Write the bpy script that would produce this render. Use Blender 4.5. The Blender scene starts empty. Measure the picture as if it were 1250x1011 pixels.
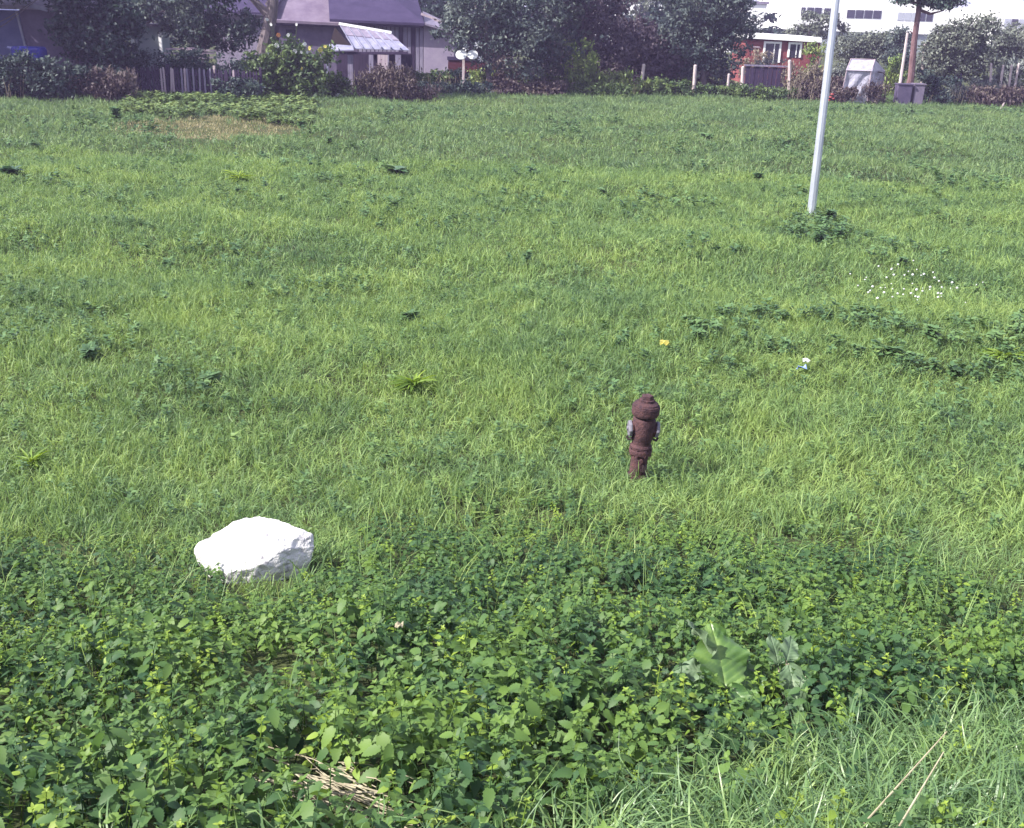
import bpy, bmesh, math, random
import numpy as np
from mathutils import Vector, Matrix, Euler
random.seed(7); RNG = np.random.default_rng(7)
S = bpy.context.scene
COL = S.collection
R = math.radians

# ------------------------------------------------------------------ camera
CAMZ, PITCH, ROLL, FPX = 4.2, R(20.3), R(2.0), 1340.0
_f = Vector((0, math.cos(PITCH), -math.sin(PITCH)))
_u0 = Vector((0, math.sin(PITCH), math.cos(PITCH))); _r0 = Vector((1, 0, 0))
_u = _u0*math.cos(ROLL) - _r0*math.sin(ROLL)
_r = _r0*math.cos(ROLL) + _u0*math.sin(ROLL)
cam = bpy.data.cameras.new('camera'); camo = bpy.data.objects.new('camera', cam); COL.objects.link(camo)
camo.matrix_world = Matrix(((_r.x, _u.x, -_f.x, 0), (_r.y, _u.y, -_f.y, 0), (_r.z, _u.z, -_f.z, CAMZ), (0, 0, 0, 1)))
cam.sensor_width = 36; cam.lens = 36*FPX/1250; cam.clip_end = 5000; cam.clip_start = .05
S.camera = camo

# ------------------------------------------------------------------ light
SUN = Vector((-0.74, -0.30, 0.72)).normalized()
w = bpy.data.worlds.new('World'); S.world = w; w.use_nodes = True
nt = w.node_tree; bg = nt.nodes['Background']
sky = nt.nodes.new('ShaderNodeTexSky'); sky.sky_type = 'NISHITA'; sky.sun_disc = False
sky.sun_elevation = math.asin(SUN.z); sky.sun_rotation = math.atan2(SUN.x, SUN.y)
sky.air_density = 1.0; sky.dust_density = 2.5; sky.ozone_density = 1.0
wt = nt.nodes.new('ShaderNodeTexCoord'); wx = nt.nodes.new('ShaderNodeSeparateXYZ'); nt.links.new(wt.outputs['Generated'], wx.inputs[0])
wr = nt.nodes.new('ShaderNodeMapRange'); wr.inputs['From Min'].default_value = -.05; wr.inputs['From Max'].default_value = .9   # thin bright cloud, thickest towards the horizon
wr.inputs['To Min'].default_value = .92; wr.inputs['To Max'].default_value = .3; nt.links.new(wx.outputs['Z'], wr.inputs['Value'])
wm = nt.nodes.new('ShaderNodeMixRGB'); nt.links.new(wr.outputs[0], wm.inputs[0]); nt.links.new(sky.outputs[0], wm.inputs[1]); wm.inputs[2].default_value = (4.6, 4.7, 6.0, 1)
nt.links.new(wm.outputs[0], bg.inputs[0]); bg.inputs[1].default_value = 0.11
sl = bpy.data.lights.new('sun', 'SUN'); sl.energy = 4.6; sl.angle = R(.5); sl.color = (1, .95, .88)
so = bpy.data.objects.new('sun', sl); COL.objects.link(so)
so.rotation_euler = SUN.to_track_quat('Z', 'Y').to_euler()
S.view_settings.view_transform = 'Standard'; S.view_settings.look = 'None'
S.view_settings.exposure = 1.36; S.view_settings.gamma = 1; S.view_settings.use_curve_mapping = False
S.cycles.use_denoising = True
S.cycles.max_bounces = 6; S.cycles.transparent_max_bounces = 8; S.cycles.volume_bounces = 0
S.cycles.diffuse_bounces = 3; S.cycles.sample_clamp_indirect = 8

# ------------------------------------------------------------------ numeric helpers
def hsh(ix, iy, s):
    n = (ix.astype(np.int64)*374761393 + iy.astype(np.int64)*668265263 + s*974711) & 0x7fffffff
    n = ((n ^ (n >> 13))*1274126177) & 0x7fffffff
    return ((n ^ (n >> 16)) & 0xffff)/65535.0
def vn(x, y, sc=1.0, s=0):
    x = np.asarray(x, float)/sc; y = np.asarray(y, float)/sc
    ix = np.floor(x); iy = np.floor(y); fx = x-ix; fy = y-iy
    fx = fx*fx*(3-2*fx); fy = fy*fy*(3-2*fy)
    a = hsh(ix, iy, s); b = hsh(ix+1, iy, s); c = hsh(ix, iy+1, s); d = hsh(ix+1, iy+1, s)
    return (a*(1-fx)+b*fx)*(1-fy) + (c*(1-fx)+d*fx)*fy
_py = [-1e4, -1, .6, 2.4, 3.7, 5.8, 7.6, 9.2, 11, 1e5]
_pz = [2.6, 2.6, 2.55, 1.78, 1.28, .66, .28, .07, 0, 0]
def hz(x, y):
    x = np.asarray(x, float); y = np.asarray(y, float)
    z = np.interp(y, _py, _pz)
    fade = np.clip((75-y)/15, 0, 1)*np.clip((50-abs(x))/10, 0, 1)
    return z + fade*((vn(x, y, 2.6, 1)-.5)*.20 + (vn(x, y, .9, 2)-.5)*.09)
def ray(px, py):
    return (_f*FPX + _r*(px-625) + _u*(505.5-py)).normalized()
def P(px, py, Y):
    d = ray(px, py); t = Y/d.y
    return Vector((d.x*t, Y, CAMZ+d.z*t))
def G(px, py, dz=0.0):
    d = ray(px, py); lo, hi = 0.5, 400.0
    t = lo
    while t < hi:
        p = d*t
        if CAMZ+p.z < float(hz(p.x, p.y))+dz: break
        t *= 1.01
    a, b = t/1.01, t
    for _ in range(20):
        m = (a+b)/2; p = d*m
        if CAMZ+p.z < float(hz(p.x, p.y))+dz: b = m
        else: a = m
    p = d*b
    return Vector((p.x, p.y, float(hz(p.x, p.y))))
def proj(x, y, z):
    v = np.stack([np.asarray(x, float), np.asarray(y, float), np.asarray(z, float)-CAMZ])
    F, Rr, U = np.array(_f), np.array(_r), np.array(_u)
    d = F@v; d = np.where(d < .01, .01, d)
    return 625+FPX*(Rr@v)/d, 505.5-FPX*(U@v)/d

# ------------------------------------------------------------------ materials
def mat(name, base, rough=.8, base2=None, scale=6, spec=.3, metal=0, bump=0, bscale=40, trans=0, coord='obj', stretch=None, detail=4, lo=.35, hi=.65, third=None):
    m = bpy.data.materials.new(name); m.use_nodes = True
    n = m.node_tree.nodes; l = m.node_tree.links; b = n['Principled BSDF']
    b.inputs['Roughness'].default_value = rough; b.inputs['Specular IOR Level'].default_value = spec; b.inputs['Metallic'].default_value = metal
    src = None
    tc = n.new('ShaderNodeTexCoord'); mp = n.new('ShaderNodeMapping'); l.new(tc.outputs['Object'], mp.inputs[0])
    if stretch: mp.inputs['Scale'].default_value = stretch
    if base2:
        nz = n.new('ShaderNodeTexNoise'); nz.inputs['Scale'].default_value = scale; nz.inputs['Detail'].default_value = detail; nz.inputs['Roughness'].default_value = .65
        l.new(mp.outputs[0], nz.inputs['Vector'])
        cr = n.new('ShaderNodeValToRGB'); cr.color_ramp.elements[0].position = lo; cr.color_ramp.elements[1].position = hi
        cr.color_ramp.elements[0].color = (*base, 1); cr.color_ramp.elements[1].color = (*base2, 1)
        if third:
            e = cr.color_ramp.elements.new(third[0]); e.color = (*third[1], 1)
        l.new(nz.outputs[0], cr.inputs[0]); l.new(cr.outputs[0], b.inputs['Base Color'])
    else:
        b.inputs['Base Color'].default_value = (*base, 1)
    if bump:
        nb = n.new('ShaderNodeTexNoise'); nb.inputs['Scale'].default_value = bscale; nb.inputs['Detail'].default_value = 5
        l.new(mp.outputs[0], nb.inputs['Vector'])
        bp = n.new('ShaderNodeBump'); bp.inputs['Strength'].default_value = bump; bp.inputs['Distance'].default_value = .02
        l.new(nb.outputs[0], bp.inputs['Height']); l.new(bp.outputs[0], b.inputs['Normal'])
    return m

def leafmat(name, c0, c1, c2, patch=3.0, rough=.55, spec=.35, trans=.35, inst=.5, tcol=None, small=.35, vein=False):
    """foliage: colour from blade attribute + instance random + world-scale patches"""
    m = bpy.data.materials.new(name); m.use_nodes = True
    n = m.node_tree.nodes; l = m.node_tree.links; b = n['Principled BSDF']; out = n['Material Output']
    geo = n.new('ShaderNodeNewGeometry')
    def noise(sc, off):
        mp = n.new('ShaderNodeMapping'); mp.inputs['Location'].default_value = (off, off, 0); l.new(geo.outputs['Position'], mp.inputs[0])
        z = n.new('ShaderNodeTexNoise'); z.inputs['Scale'].default_value = 1/sc; z.inputs['Detail'].default_value = 3; l.new(mp.outputs[0], z.inputs['Vector'])
        return z.outputs[0]
    def mth(op, a, c, cl=False):
        q = n.new('ShaderNodeMath'); q.operation = op; q.use_clamp = cl
        for i, v in enumerate((a, c)):
            if isinstance(v, (int, float)): q.inputs[i].default_value = v
            else: l.new(v, q.inputs[i])
        return q.outputs[0]
    at = n.new('ShaderNodeAttribute'); at.attribute_name = 'bv'
    oi = n.new('ShaderNodeObjectInfo')
    big = mth('MULTIPLY', mth('SUBTRACT', noise(patch, 3), .5), 1.6)
    sm = mth('MULTIPLY', mth('SUBTRACT', noise(small, 11), .5), 1.3)
    ins = mth('MULTIPLY', mth('SUBTRACT', oi.outputs['Random'], .5), inst)
    bl = mth('MULTIPLY', mth('SUBTRACT', at.outputs['Fac'], .5), .6)
    t = mth('ADD', mth('ADD', mth('ADD', big, sm), mth('ADD', ins, bl)), .5, True)
    cr = n.new('ShaderNodeValToRGB'); e = cr.color_ramp.elements
    e[0].position = 0; e[0].color = (*c0, 1); e[1].position = 1; e[1].color = (*c2, 1)
    k = e.new(.5); k.color = (*c1, 1)
    l.new(t, cr.inputs[0])
    l.new(cr.outputs[0], b.inputs['Base Color'])
    b.inputs['Roughness'].default_value = rough; b.inputs['Specular IOR Level'].default_value = spec
    tr = n.new('ShaderNodeBsdfTranslucent')
    hs = n.new('ShaderNodeHueSaturation'); hs.inputs['Hue'].default_value = .485; hs.inputs['Saturation'].default_value = 1.1; hs.inputs['Value'].default_value = 1.35
    l.new(cr.outputs[0], hs.inputs['Color']); l.new(hs.outputs[0], tr.inputs[0])
    mx = n.new('ShaderNodeMixShader'); mx.inputs[0].default_value = trans
    l.new(b.outputs[0], mx.inputs[1]); l.new(tr.outputs[0], mx.inputs[2]); l.new(mx.outputs[0], out.inputs[0])
    return m

M = {}
M['soil'] = None
M['grass'] = leafmat('grass', (.088, .158, .066), (.158, .252, .082), (.235, .325, .095), patch=2.6, inst=.45, small=.45)
M['grass_far'] = leafmat('grass_far', (.080, .138, .070), (.130, .208, .084), (.185, .26, .092), patch=3.5, inst=.35, small=.9)
M['long_grass'] = leafmat('long_grass', (.09, .165, .075), (.14, .235, .085), (.21, .30, .09), patch=1.2, inst=.5, rough=.4, spec=.5)
M['dry_grass'] = leafmat('dry_grass', (.20, .20, .09), (.27, .25, .13), (.33, .29, .17), patch=2, inst=.5)
M['nettle'] = leafmat('nettle', (.032, .080, .036), (.068, .136, .042), (.125, .21, .044), patch=1.1, inst=.55, small=.22, rough=.55, spec=.32, trans=.38)
M['dock'] = leafmat('dock', (.04, .085, .045), (.065, .125, .052), (.11, .17, .06), patch=1.1, inst=.3, rough=.4, spec=.5, trans=.2)
M['lime_leaf'] = leafmat('lime_leaf', (.09, .16, .03), (.15, .24, .035), (.24, .33, .05), patch=.6, inst=.3)
M['stem'] = mat('stem', (.06, .09, .03), .7)
M['big_leaf'] = leafmat('big_leaf', (.045, .10, .035), (.09, .17, .045), (.18, .28, .075), patch=.3, small=.09, inst=.4, rough=.4, spec=.5, trans=.3)
M['grey_leaf'] = leafmat('grey_leaf', (.07, .12, .06), (.12, .18, .10), (.20, .26, .16), patch=.2, small=.06, inst=.3, rough=.6, trans=.15)
M['straw'] = mat('straw', (.14, .115, .075), .8, (.38, .35, .25), 12, lo=.3, hi=.7)
M['rock'] = mat('rock', (.13, .12, .15), .85, (.54, .53, .53), 7, bump=1.0, bscale=26, lo=.31, hi=.44, detail=8)
M['rust'] = mat('rust', (.030, .017, .024), .85, (.092, .044, .045), 11, bump=.6, bscale=70, spec=.25)
M['rust_dark'] = mat('rust_dark', (.03, .02, .022), .9)
M['alu'] = mat('alu', (.12, .115, .15), .7, (.22, .21, .25), 20, metal=.3)
M['galv'] = mat('galv', (.40, .43, .52), .4, (.52, .55, .63), 6, metal=.55, spec=.5, stretch=(1, 1, .3))
M['bark'] = mat('bark', (.06, .05, .055), .95, (.16, .13, .14), 7, bump=.8, bscale=12, stretch=(1, 1, .3))
M['bark_red'] = mat('bark_red', (.08, .045, .05), .95, (.16, .095, .10), 7, bump=.8, bscale=12, stretch=(1, 1, .3))
def tl(name, a, b, c, trans=.2, patch=1.4): M[name] = leafmat(name, a, b, c, patch=patch, small=.45, inst=.1, rough=.6, trans=trans)
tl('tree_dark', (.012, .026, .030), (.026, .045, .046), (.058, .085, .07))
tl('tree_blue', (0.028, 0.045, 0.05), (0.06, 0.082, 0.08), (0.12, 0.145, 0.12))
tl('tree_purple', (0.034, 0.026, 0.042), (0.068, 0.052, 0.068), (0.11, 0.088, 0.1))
tl('tree_grey', (0.07, 0.085, 0.075), (0.125, 0.145, 0.12), (0.19, 0.21, 0.165))
tl('bush_green', (.03, .06, .026), (.06, .10, .035), (.12, .17, .05))
tl('weed_bright', (.08, .13, .04), (.14, .20, .055), (.24, .29, .09))
tl('field_weed', (.045, .095, .042), (.075, .145, .055), (.12, .20, .07))
tl('bush_light', (.05, .09, .035), (.10, .155, .05), (.17, .225, .075))
tl('weed_brown', (.045, .034, .040), (.080, .058, .062), (.12, .10, .08))
tl('weed_beige', (.13, .11, .085), (.20, .17, .13), (.28, .25, .18))
tl('weed_grey', (.07, .09, .10), (.14, .16, .15), (.20, .22, .20))
tl('pine_needles', (.02, .042, .04), (.045, .075, .065), (.08, .115, .09), .1)
M['wall_violet'] = mat('wall_violet', (.075, .06, .11), .9, (.115, .095, .155), 2.0, bump=.2)
M['wall_blue'] = mat('wall_blue', (.07, .08, .20), .9, (.10, .11, .24), 1.5)
M['render'] = mat('render', (.22, .185, .27), .9, (.29, .25, .33), 1.3, bump=.2, lo=.3, hi=.7)
M['board'] = mat('board', (.13, .115, .18), .85, (.23, .205, .28), 3, stretch=(4, 4, .5))
M['board_dark'] = mat('board_dark', (.022, .014, .04), .9, (.042, .028, .062), 3, stretch=(4, 4, .5))
M['board_light'] = mat('board_light', (.28, .21, .26), .8, (.42, .35, .38), 3, stretch=(4, 4, .5))
M['roof_grey'] = mat('roof_grey', (.10, .075, .12), .9, (.15, .12, .17), 1.2, bump=.3)
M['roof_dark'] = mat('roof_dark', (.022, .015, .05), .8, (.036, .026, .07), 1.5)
M['sheet'] = mat('sheet', (.16, .16, .25), .6, (.26, .26, .36), 3)
M['sheet_dull'] = mat('sheet_dull', (.15, .13, .19), .7, (.23, .20, .27), 4)
M['white'] = mat('white', (.78, .78, .79), .6, (.84, .84, .85), 3)
M['white_wall'] = mat('white_wall', (.80, .80, .80), .7)
M['grey_wall'] = mat('grey_wall', (.22, .26, .28), .8, (.30, .34, .35), .3)
M['glass'] = mat('glass', (.03, .03, .05), .15, spec=.7)
M['blind'] = mat('blind', (.36, .38, .44), .6)
M['brick_red'] = mat('brick_red', (.16, .038, .048), .9, (.23, .075, .07), 2.5, bump=.3)
M['rust_red'] = mat('rust_red', (.06, .012, .02), .9)
M['post_wood'] = mat('post_wood', (.32, .26, .27), .85, (.50, .43, .43), 5, bump=.4, bscale=30, stretch=(3, 3, .5))
M['film'] = mat('film', (.24, .235, .30), .45, (.38, .37, .44), 2.5, spec=.5, bump=.5, bscale=5)
M['blue_tarp'] = mat('blue_tarp', (.008, .012, .14), .6, (.012, .02, .22), 3)
M['barrel'] = mat('barrel', (.055, .045, .09), .7, (.085, .07, .12), 3)
M['barrel_pale'] = mat('barrel_pale', (.12, .10, .15), .7, (.16, .135, .19), 3)
M['petal_white'] = mat('petal_white', (.48, .49, .50), .6)
M['petal_yellow'] = mat('petal_yellow', (.40, .36, .08), .6)
M['petal_orange'] = mat('petal_orange', (.50, .20, .06), .6)
M['petal_red'] = mat('petal_red', (.20, .03, .03), .6)
M['wire'] = mat('wire', (.15, .14, .15), .6, metal=.5)
M['wrapper_blue'] = mat('wrapper_blue', (.25, .35, .75), .4)

def groundmat():
    m = bpy.data.materials.new('ground'); m.use_nodes = True
    n = m.node_tree.nodes; l = m.node_tree.links; b = n['Principled BSDF']
    geo = n.new('ShaderNodeNewGeometry')
    z1 = n.new('ShaderNodeTexNoise'); z1.inputs['Scale'].default_value = .6; z1.inputs['Detail'].default_value = 8; z1.inputs['Roughness'].default_value = .7
    l.new(geo.outputs['Position'], z1.inputs['Vector'])
    cr = n.new('ShaderNodeValToRGB'); e = cr.color_ramp.elements
    e[0].position = .3; e[0].color = (.030, .042, .020, 1); e[1].position = .7; e[1].color = (.075, .095, .035, 1)
    k = e.new(.5); k.color = (.05, .06, .025, 1)
    l.new(z1.outputs[0], cr.inputs[0]); l.new(cr.outputs[0], b.inputs['Base Color']); b.inputs['Roughness'].default_value = 1; b.inputs['Specular IOR Level'].default_value = .1
    bp = n.new('ShaderNodeBump'); bp.inputs['Strength'].default_value = .6; bp.inputs['Distance'].default_value = .05
    z2 = n.new('ShaderNodeTexNoise'); z2.inputs['Scale'].default_value = 25; z2.inputs['Detail'].default_value = 4
    l.new(geo.outputs['Position'], z2.inputs['Vector']); l.new(z2.outputs[0], bp.inputs['Height']); l.new(bp.outputs[0], b.inputs['Normal'])
    return m
M['soil'] = groundmat()

# ------------------------------------------------------------------ object helpers
def tag(o, label=None, cat=None, group=None, kind=None):
    if label: o['label'] = label
    if cat: o['category'] = cat
    if group: o['group'] = group
    if kind: o['kind'] = kind
    return o
def empty(name, loc, label, cat, group=None, rot=(0, 0, 0)):
    o = bpy.data.objects.new(name, None); COL.objects.link(o); o.location = loc; o.rotation_euler = rot
    o.empty_display_size = .1
    return tag(o, label, cat, group)
class MB:
    def __init__(s): s.v = []; s.f = []; s.a = []
    def add(s, vs, fs):
        k = len(s.v); s.v += [tuple(v) for v in vs]; s.f += [tuple(i+k for i in f) for f in fs]
    def box(s, a, b):
        (x0, y0, z0), (x1, y1, z1) = a, b
        s.add([(x0, y0, z0), (x1, y0, z0), (x1, y1, z0), (x0, y1, z0), (x0, y0, z1), (x1, y0, z1), (x1, y1, z1), (x0, y1, z1)],
              [(3, 2, 1, 0), (4, 5, 6, 7), (0, 1, 5, 4), (1, 2, 6, 5), (2, 3, 7, 6), (3, 0, 4, 7)])
    def prism(s, poly, d):           # polygon (list of Vector) extruded by vector d
        n = len(poly); p = [Vector(q) for q in poly]; q = [v+Vector(d) for v in p]
        s.add(p+q, [tuple(range(n))[::-1], tuple(range(n, 2*n))]+[(i, (i+1) % n, n+(i+1) % n, n+i) for i in range(n)])
    def beam(s, a, b, wd, ht=None):   # square bar
        a = Vector(a); b = Vector(b); d = (b-a).normalized(); ht = ht or wd
        up = Vector((0, 0, 1)) if abs(d.z) < .9 else Vector((0, 1, 0))
        x = d.cross(up).normalized()*wd/2; y = x.cross(d).normalized()*ht/2
        s.add([a-x-y, a+x-y, a+x+y, a-x+y, b-x-y, b+x-y, b+x+y, b-x+y],
              [(3, 2, 1, 0), (4, 5, 6, 7), (0, 1, 5, 4), (1, 2, 6, 5), (2, 3, 7, 6), (3, 0, 4, 7)])
    def tube(s, pts, rad, n=8, cap=True):
        pts = [Vector(p) for p in pts]; base = len(s.v); rings = []
        for i, p in enumerate(pts):
            d = (pts[min(i+1, len(pts)-1)]-pts[max(i-1, 0)]).normalized()
            up = Vector((0, 0, 1)) if abs(d.z) < .9 else Vector((0, 1, 0))
            x = d.cross(up).normalized(); y = x.cross(d)
            r = rad[i] if isinstance(rad, (list, tuple)) else rad
            for k in range(n):
                a = 2*math.pi*k/n; s.v.append(tuple(p+x*math.cos(a)*r+y*math.sin(a)*r))
        for i in range(len(pts)-1):
            for k in range(n):
                k2 = (k+1) % n
                s.f.append((base+i*n+k, base+i*n+k2, base+(i+1)*n+k2, base+(i+1)*n+k))
        if cap:
            s.f.append(tuple(base+k for k in range(n))[::-1]); s.f.append(tuple(base+(len(pts)-1)*n+k for k in range(n)))
    def lathe(s, prof, n=24, c=(0, 0, 0)):
        base = len(s.v)
        for r, z in prof:
            for k in range(n):
                a = 2*math.pi*k/n; s.v.append((c[0]+r*math.cos(a), c[1]+r*math.sin(a), c[2]+z))
        for i in range(len(prof)-1):
            for k in range(n):
                k2 = (k+1) % n; s.f.append((base+i*n+k, base+i*n+k2, base+(i+1)*n+k2, base+(i+1)*n+k))
        s.f.append(tuple(base+k for k in range(n))[::-1]); s.f.append(tuple(base+(len(prof)-1)*n+k for k in range(n)))
    def build(s, name, m, parent=None, smooth=False, loc=None, bevel=0):
        me = bpy.data.meshes.new(name); me.from_pydata(s.v, [], s.f); me.update()
        bm = bmesh.new(); bm.from_mesh(me); bmesh.ops.recalc_face_normals(bm, faces=bm.faces); bm.to_mesh(me); bm.free()
        return link(name, me, m, parent, smooth, loc, bevel)
def link(name, me, m, parent=None, smooth=False, loc=None, bevel=0):
    if m and not me.materials: me.materials.append(M[m] if isinstance(m, str) else m)
    if smooth: me.polygons.foreach_set('use_smooth', [True]*len(me.polygons)); (me.set_sharp_from_angle(angle=R(32)) if len(me.polygons) < 20000 else None)
    o = bpy.data.objects.new(name, me); COL.objects.link(o)
    if parent: o.parent = parent
    if loc is not None: o.location = loc
    if bevel:
        b = o.modifiers.new('bevel', 'BEVEL'); b.width = bevel; b.segments = 2; b.limit_method = 'ANGLE'
    return o
def npmesh(name, V, F, bv=None):
    """V (n,3), F (m,k) arrays"""
    me = bpy.data.meshes.new(name); k = F.shape[1]
    me.vertices.add(len(V)); me.vertices.foreach_set('co', V.astype(np.float32).ravel())
    me.loops.add(F.size); me.loops.foreach_set('vertex_index', F.astype(np.int32).ravel())
    me.polygons.add(len(F)); me.polygons.foreach_set('loop_start', np.arange(0, F.size, k, dtype=np.int32))
    me.update(calc_edges=True)
    if bv is not None:
        a = me.attributes.new('bv', 'FLOAT', 'POINT'); a.data.foreach_set('value', bv.astype(np.float32))
    return me

# ------------------------------------------------------------------ terrain
xs = np.concatenate([[-3000, -900, -300, -120, -70], np.arange(-50, 50.1, .5), [70, 120, 300, 900, 3000]])
ys = np.concatenate([[-800, -200, -50, -12, -5], np.arange(-3, 14, .25), np.arange(14, 76, .5), [80, 90, 110, 150, 220, 400, 900, 3500]])
XX, YY = np.meshgrid(xs, ys); ZZ = hz(XX, YY)
V = np.stack([XX.ravel(), YY.ravel(), ZZ.ravel()], 1); nx, ny = len(xs), len(ys)
I = (np.arange(ny-1)[:, None]*nx+np.arange(nx-1)[None]).ravel()
gnd = link('ground', npmesh('ground', V, np.stack([I, I+1, I+1+nx, I+nx], 1)), 'soil', smooth=True)
tag(gnd, kind='structure', label='field ground sloping down from the bank then running flat to the gardens')

# ------------------------------------------------------------------ instancing of ground cover
def instancer(name, protos, pts, rots, scl, idx, label, mt=None):
    me = bpy.data.meshes.new(name); me.vertices.add(len(pts)); me.vertices.foreach_set('co', pts.astype(np.float32).ravel())
    a = me.attributes.new('rot', 'FLOAT_VECTOR', 'POINT'); a.data.foreach_set('vector', rots.astype(np.float32).ravel())
    a = me.attributes.new('scl', 'FLOAT_VECTOR', 'POINT'); a.data.foreach_set('vector', scl.astype(np.float32).ravel())
    a = me.attributes.new('idx', 'INT', 'POINT'); a.data.foreach_set('value', idx.astype(np.int32))
    o = bpy.data.objects.new(name, me); COL.objects.link(o); tag(o, label, kind='stuff')
    g = bpy.data.node_groups.new(name, 'GeometryNodeTree')
    g.interface.new_socket('Geometry', in_out='INPUT', socket_type='NodeSocketGeometry'); g.interface.new_socket('Geometry', in_out='OUTPUT', socket_type='NodeSocketGeometry')
    n = g.nodes; l = g.links
    gi = n.new('NodeGroupInput'); go = n.new('NodeGroupOutput'); ip = n.new('GeometryNodeInstanceOnPoints'); jn = n.new('GeometryNodeJoinGeometry')
    for i, p in enumerate(protos):
        po = bpy.data.objects.new(name+'_source', p); oi = n.new('GeometryNodeObjectInfo'); oi.inputs['Object'].default_value = po; oi.inputs['As Instance'].default_value = True
        l.new(oi.outputs['Geometry'], jn.inputs[0])
    def at(nm, t):
        q = n.new('GeometryNodeInputNamedAttribute'); q.data_type = t; q.inputs['Name'].default_value = nm; return q.outputs[0]
    er = n.new('FunctionNodeEulerToRotation'); l.new(at('rot', 'FLOAT_VECTOR'), er.inputs[0])
    l.new(gi.outputs[0], ip.inputs['Points']); l.new(jn.outputs[0], ip.inputs['Instance']); ip.inputs['Pick Instance'].default_value = True
    l.new(at('idx', 'INT'), ip.inputs['Instance Index']); l.new(er.outputs[0], ip.inputs['Rotation']); l.new(at('scl', 'FLOAT_VECTOR'), ip.inputs['Scale'])
    l.new(ip.outputs[0], go.inputs[0])
    md = o.modifiers.new('scatter', 'NODES'); md.node_group = g
    return o

def tuft(name, nb, rad, h, wd, m, droop=.6, spread=.5, seed=0, segs=3):
    r = np.random.default_rng(seed)
    a = r.uniform(0, 6.283, nb); q = rad*np.sqrt(r.uniform(0, 1, nb))
    bx, by = q*np.cos(a), q*np.sin(a)
    az = r.uniform(0, 6.283, nb); L = h*r.uniform(.5, 1.15, nb); ln = r.uniform(.05, spread, nb); dr = r.uniform(.2, 1, nb)*droop
    V = []; F = []
    k = 2*segs+1
    dx, dy = np.cos(az), np.sin(az); wx, wy = -dy, dx
    tw = r.uniform(-.9, .9, nb); wx, wy = wx*np.cos(tw)+dx*np.sin(tw), wy*np.cos(tw)+dy*np.sin(tw)
    W = wd*r.uniform(.6, 1.3, nb)
    allv = np.zeros((nb, k, 3)); x = bx.copy(); y = by.copy(); z = np.full(nb, -.03); th = ln.copy()
    for s in range(segs+1):
        hw = W/2*(1-.75*(s/segs)**1.5)
        if s < segs:
            allv[:, 2*s] = np.stack([x-wx*hw, y-wy*hw, z], 1); allv[:, 2*s+1] = np.stack([x+wx*hw, y+wy*hw, z], 1)
        else: allv[:, 2*s] = np.stack([x, y, z], 1)
        st = L/segs; x = x+np.sin(th)*dx*st; y = y+np.sin(th)*dy*st; z = z+np.cos(th)*st; th = th+dr*1.4/segs*(1+s)
    tr = []
    for s in range(segs-1): tr += [(2*s, 2*s+1, 2*s+3), (2*s, 2*s+3, 2*s+2)]
    s = segs-1; tr.append((2*s, 2*s+1, 2*s+2))
    tr = np.array(tr); F = (np.arange(nb)[:, None, None]*k+tr[None]).reshape(-1, 3)
    me = npmesh(name, allv.reshape(-1, 3), F, np.repeat(r.uniform(0, 1, nb), k)); me.materials.append(M[m])
    return me

# leaf outline template (unit length along +y), nettle like: heart base, toothed margin, folded
def leaf_template(nst=6, wmax=.31, teeth=True, fold=.18, curl=.25):
    V = []; F = []
    mid = []; ed = []
    for i in range(nst+1):
        t = i/nst; mid.append((0, t, -curl*t*t))
    prof = lambda t: wmax*(math.sin(min(1, (t+.10)/.42)*math.pi/2) if t < .32 else max(0, math.cos((t-.32)/.68*math.pi/2))**.85)
    V += mid
    for sx in (-1, 1):
        base = len(V); ne = nst*2 if teeth else nst
        for i in range(ne+1):
            t = i/ne; wv = prof(t)
            if teeth and i % 2 == 0: wv *= .78
            tt = t-(.06 if i < 3 else 0)
            V.append((sx*wv, tt, -curl*t*t+fold*wv))
        for i in range(nst):
            if teeth:
                a, b, c = base+2*i, base+2*i+1, base+2*i+2
                F += [(i, a, b) if sx < 0 else (i, b, a), (i, b, i+1) if sx < 0 else (i, i+1, b), (i+1, b, c) if sx < 0 else (i+1, c, b)]
            else:
                a, b = base+i, base+i+1
                F += [(i, a, b) if sx < 0 else (i, b, a), (i, b, i+1) if sx < 0 else (i, i+1, b)]
    return np.array(V, float), np.array([f[::-1] for f in F])
LT, LF = leaf_template()
LT2, LF2 = leaf_template(nst=4, wmax=.30, teeth=False)
def place(T, L, az, el, roll, base):
    """leaf template -> world: length L, heading az, elevation el"""
    ca, sa = math.cos(az), math.sin(az); ce, se = math.cos(el), math.sin(el); cr, sr = math.cos(roll), math.sin(roll)
    X = T[:, 0]*cr+T[:, 2]*sr; Z = -T[:, 0]*sr+T[:, 2]*cr; Y = T[:, 1]
    Y2 = Y*ce-Z*se; Z2 = Y*se+Z*ce
    out = np.stack([X*sa+Y2*ca, -X*ca+Y2*sa, Z2], 1)*L
    return out+np.array(base)
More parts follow.
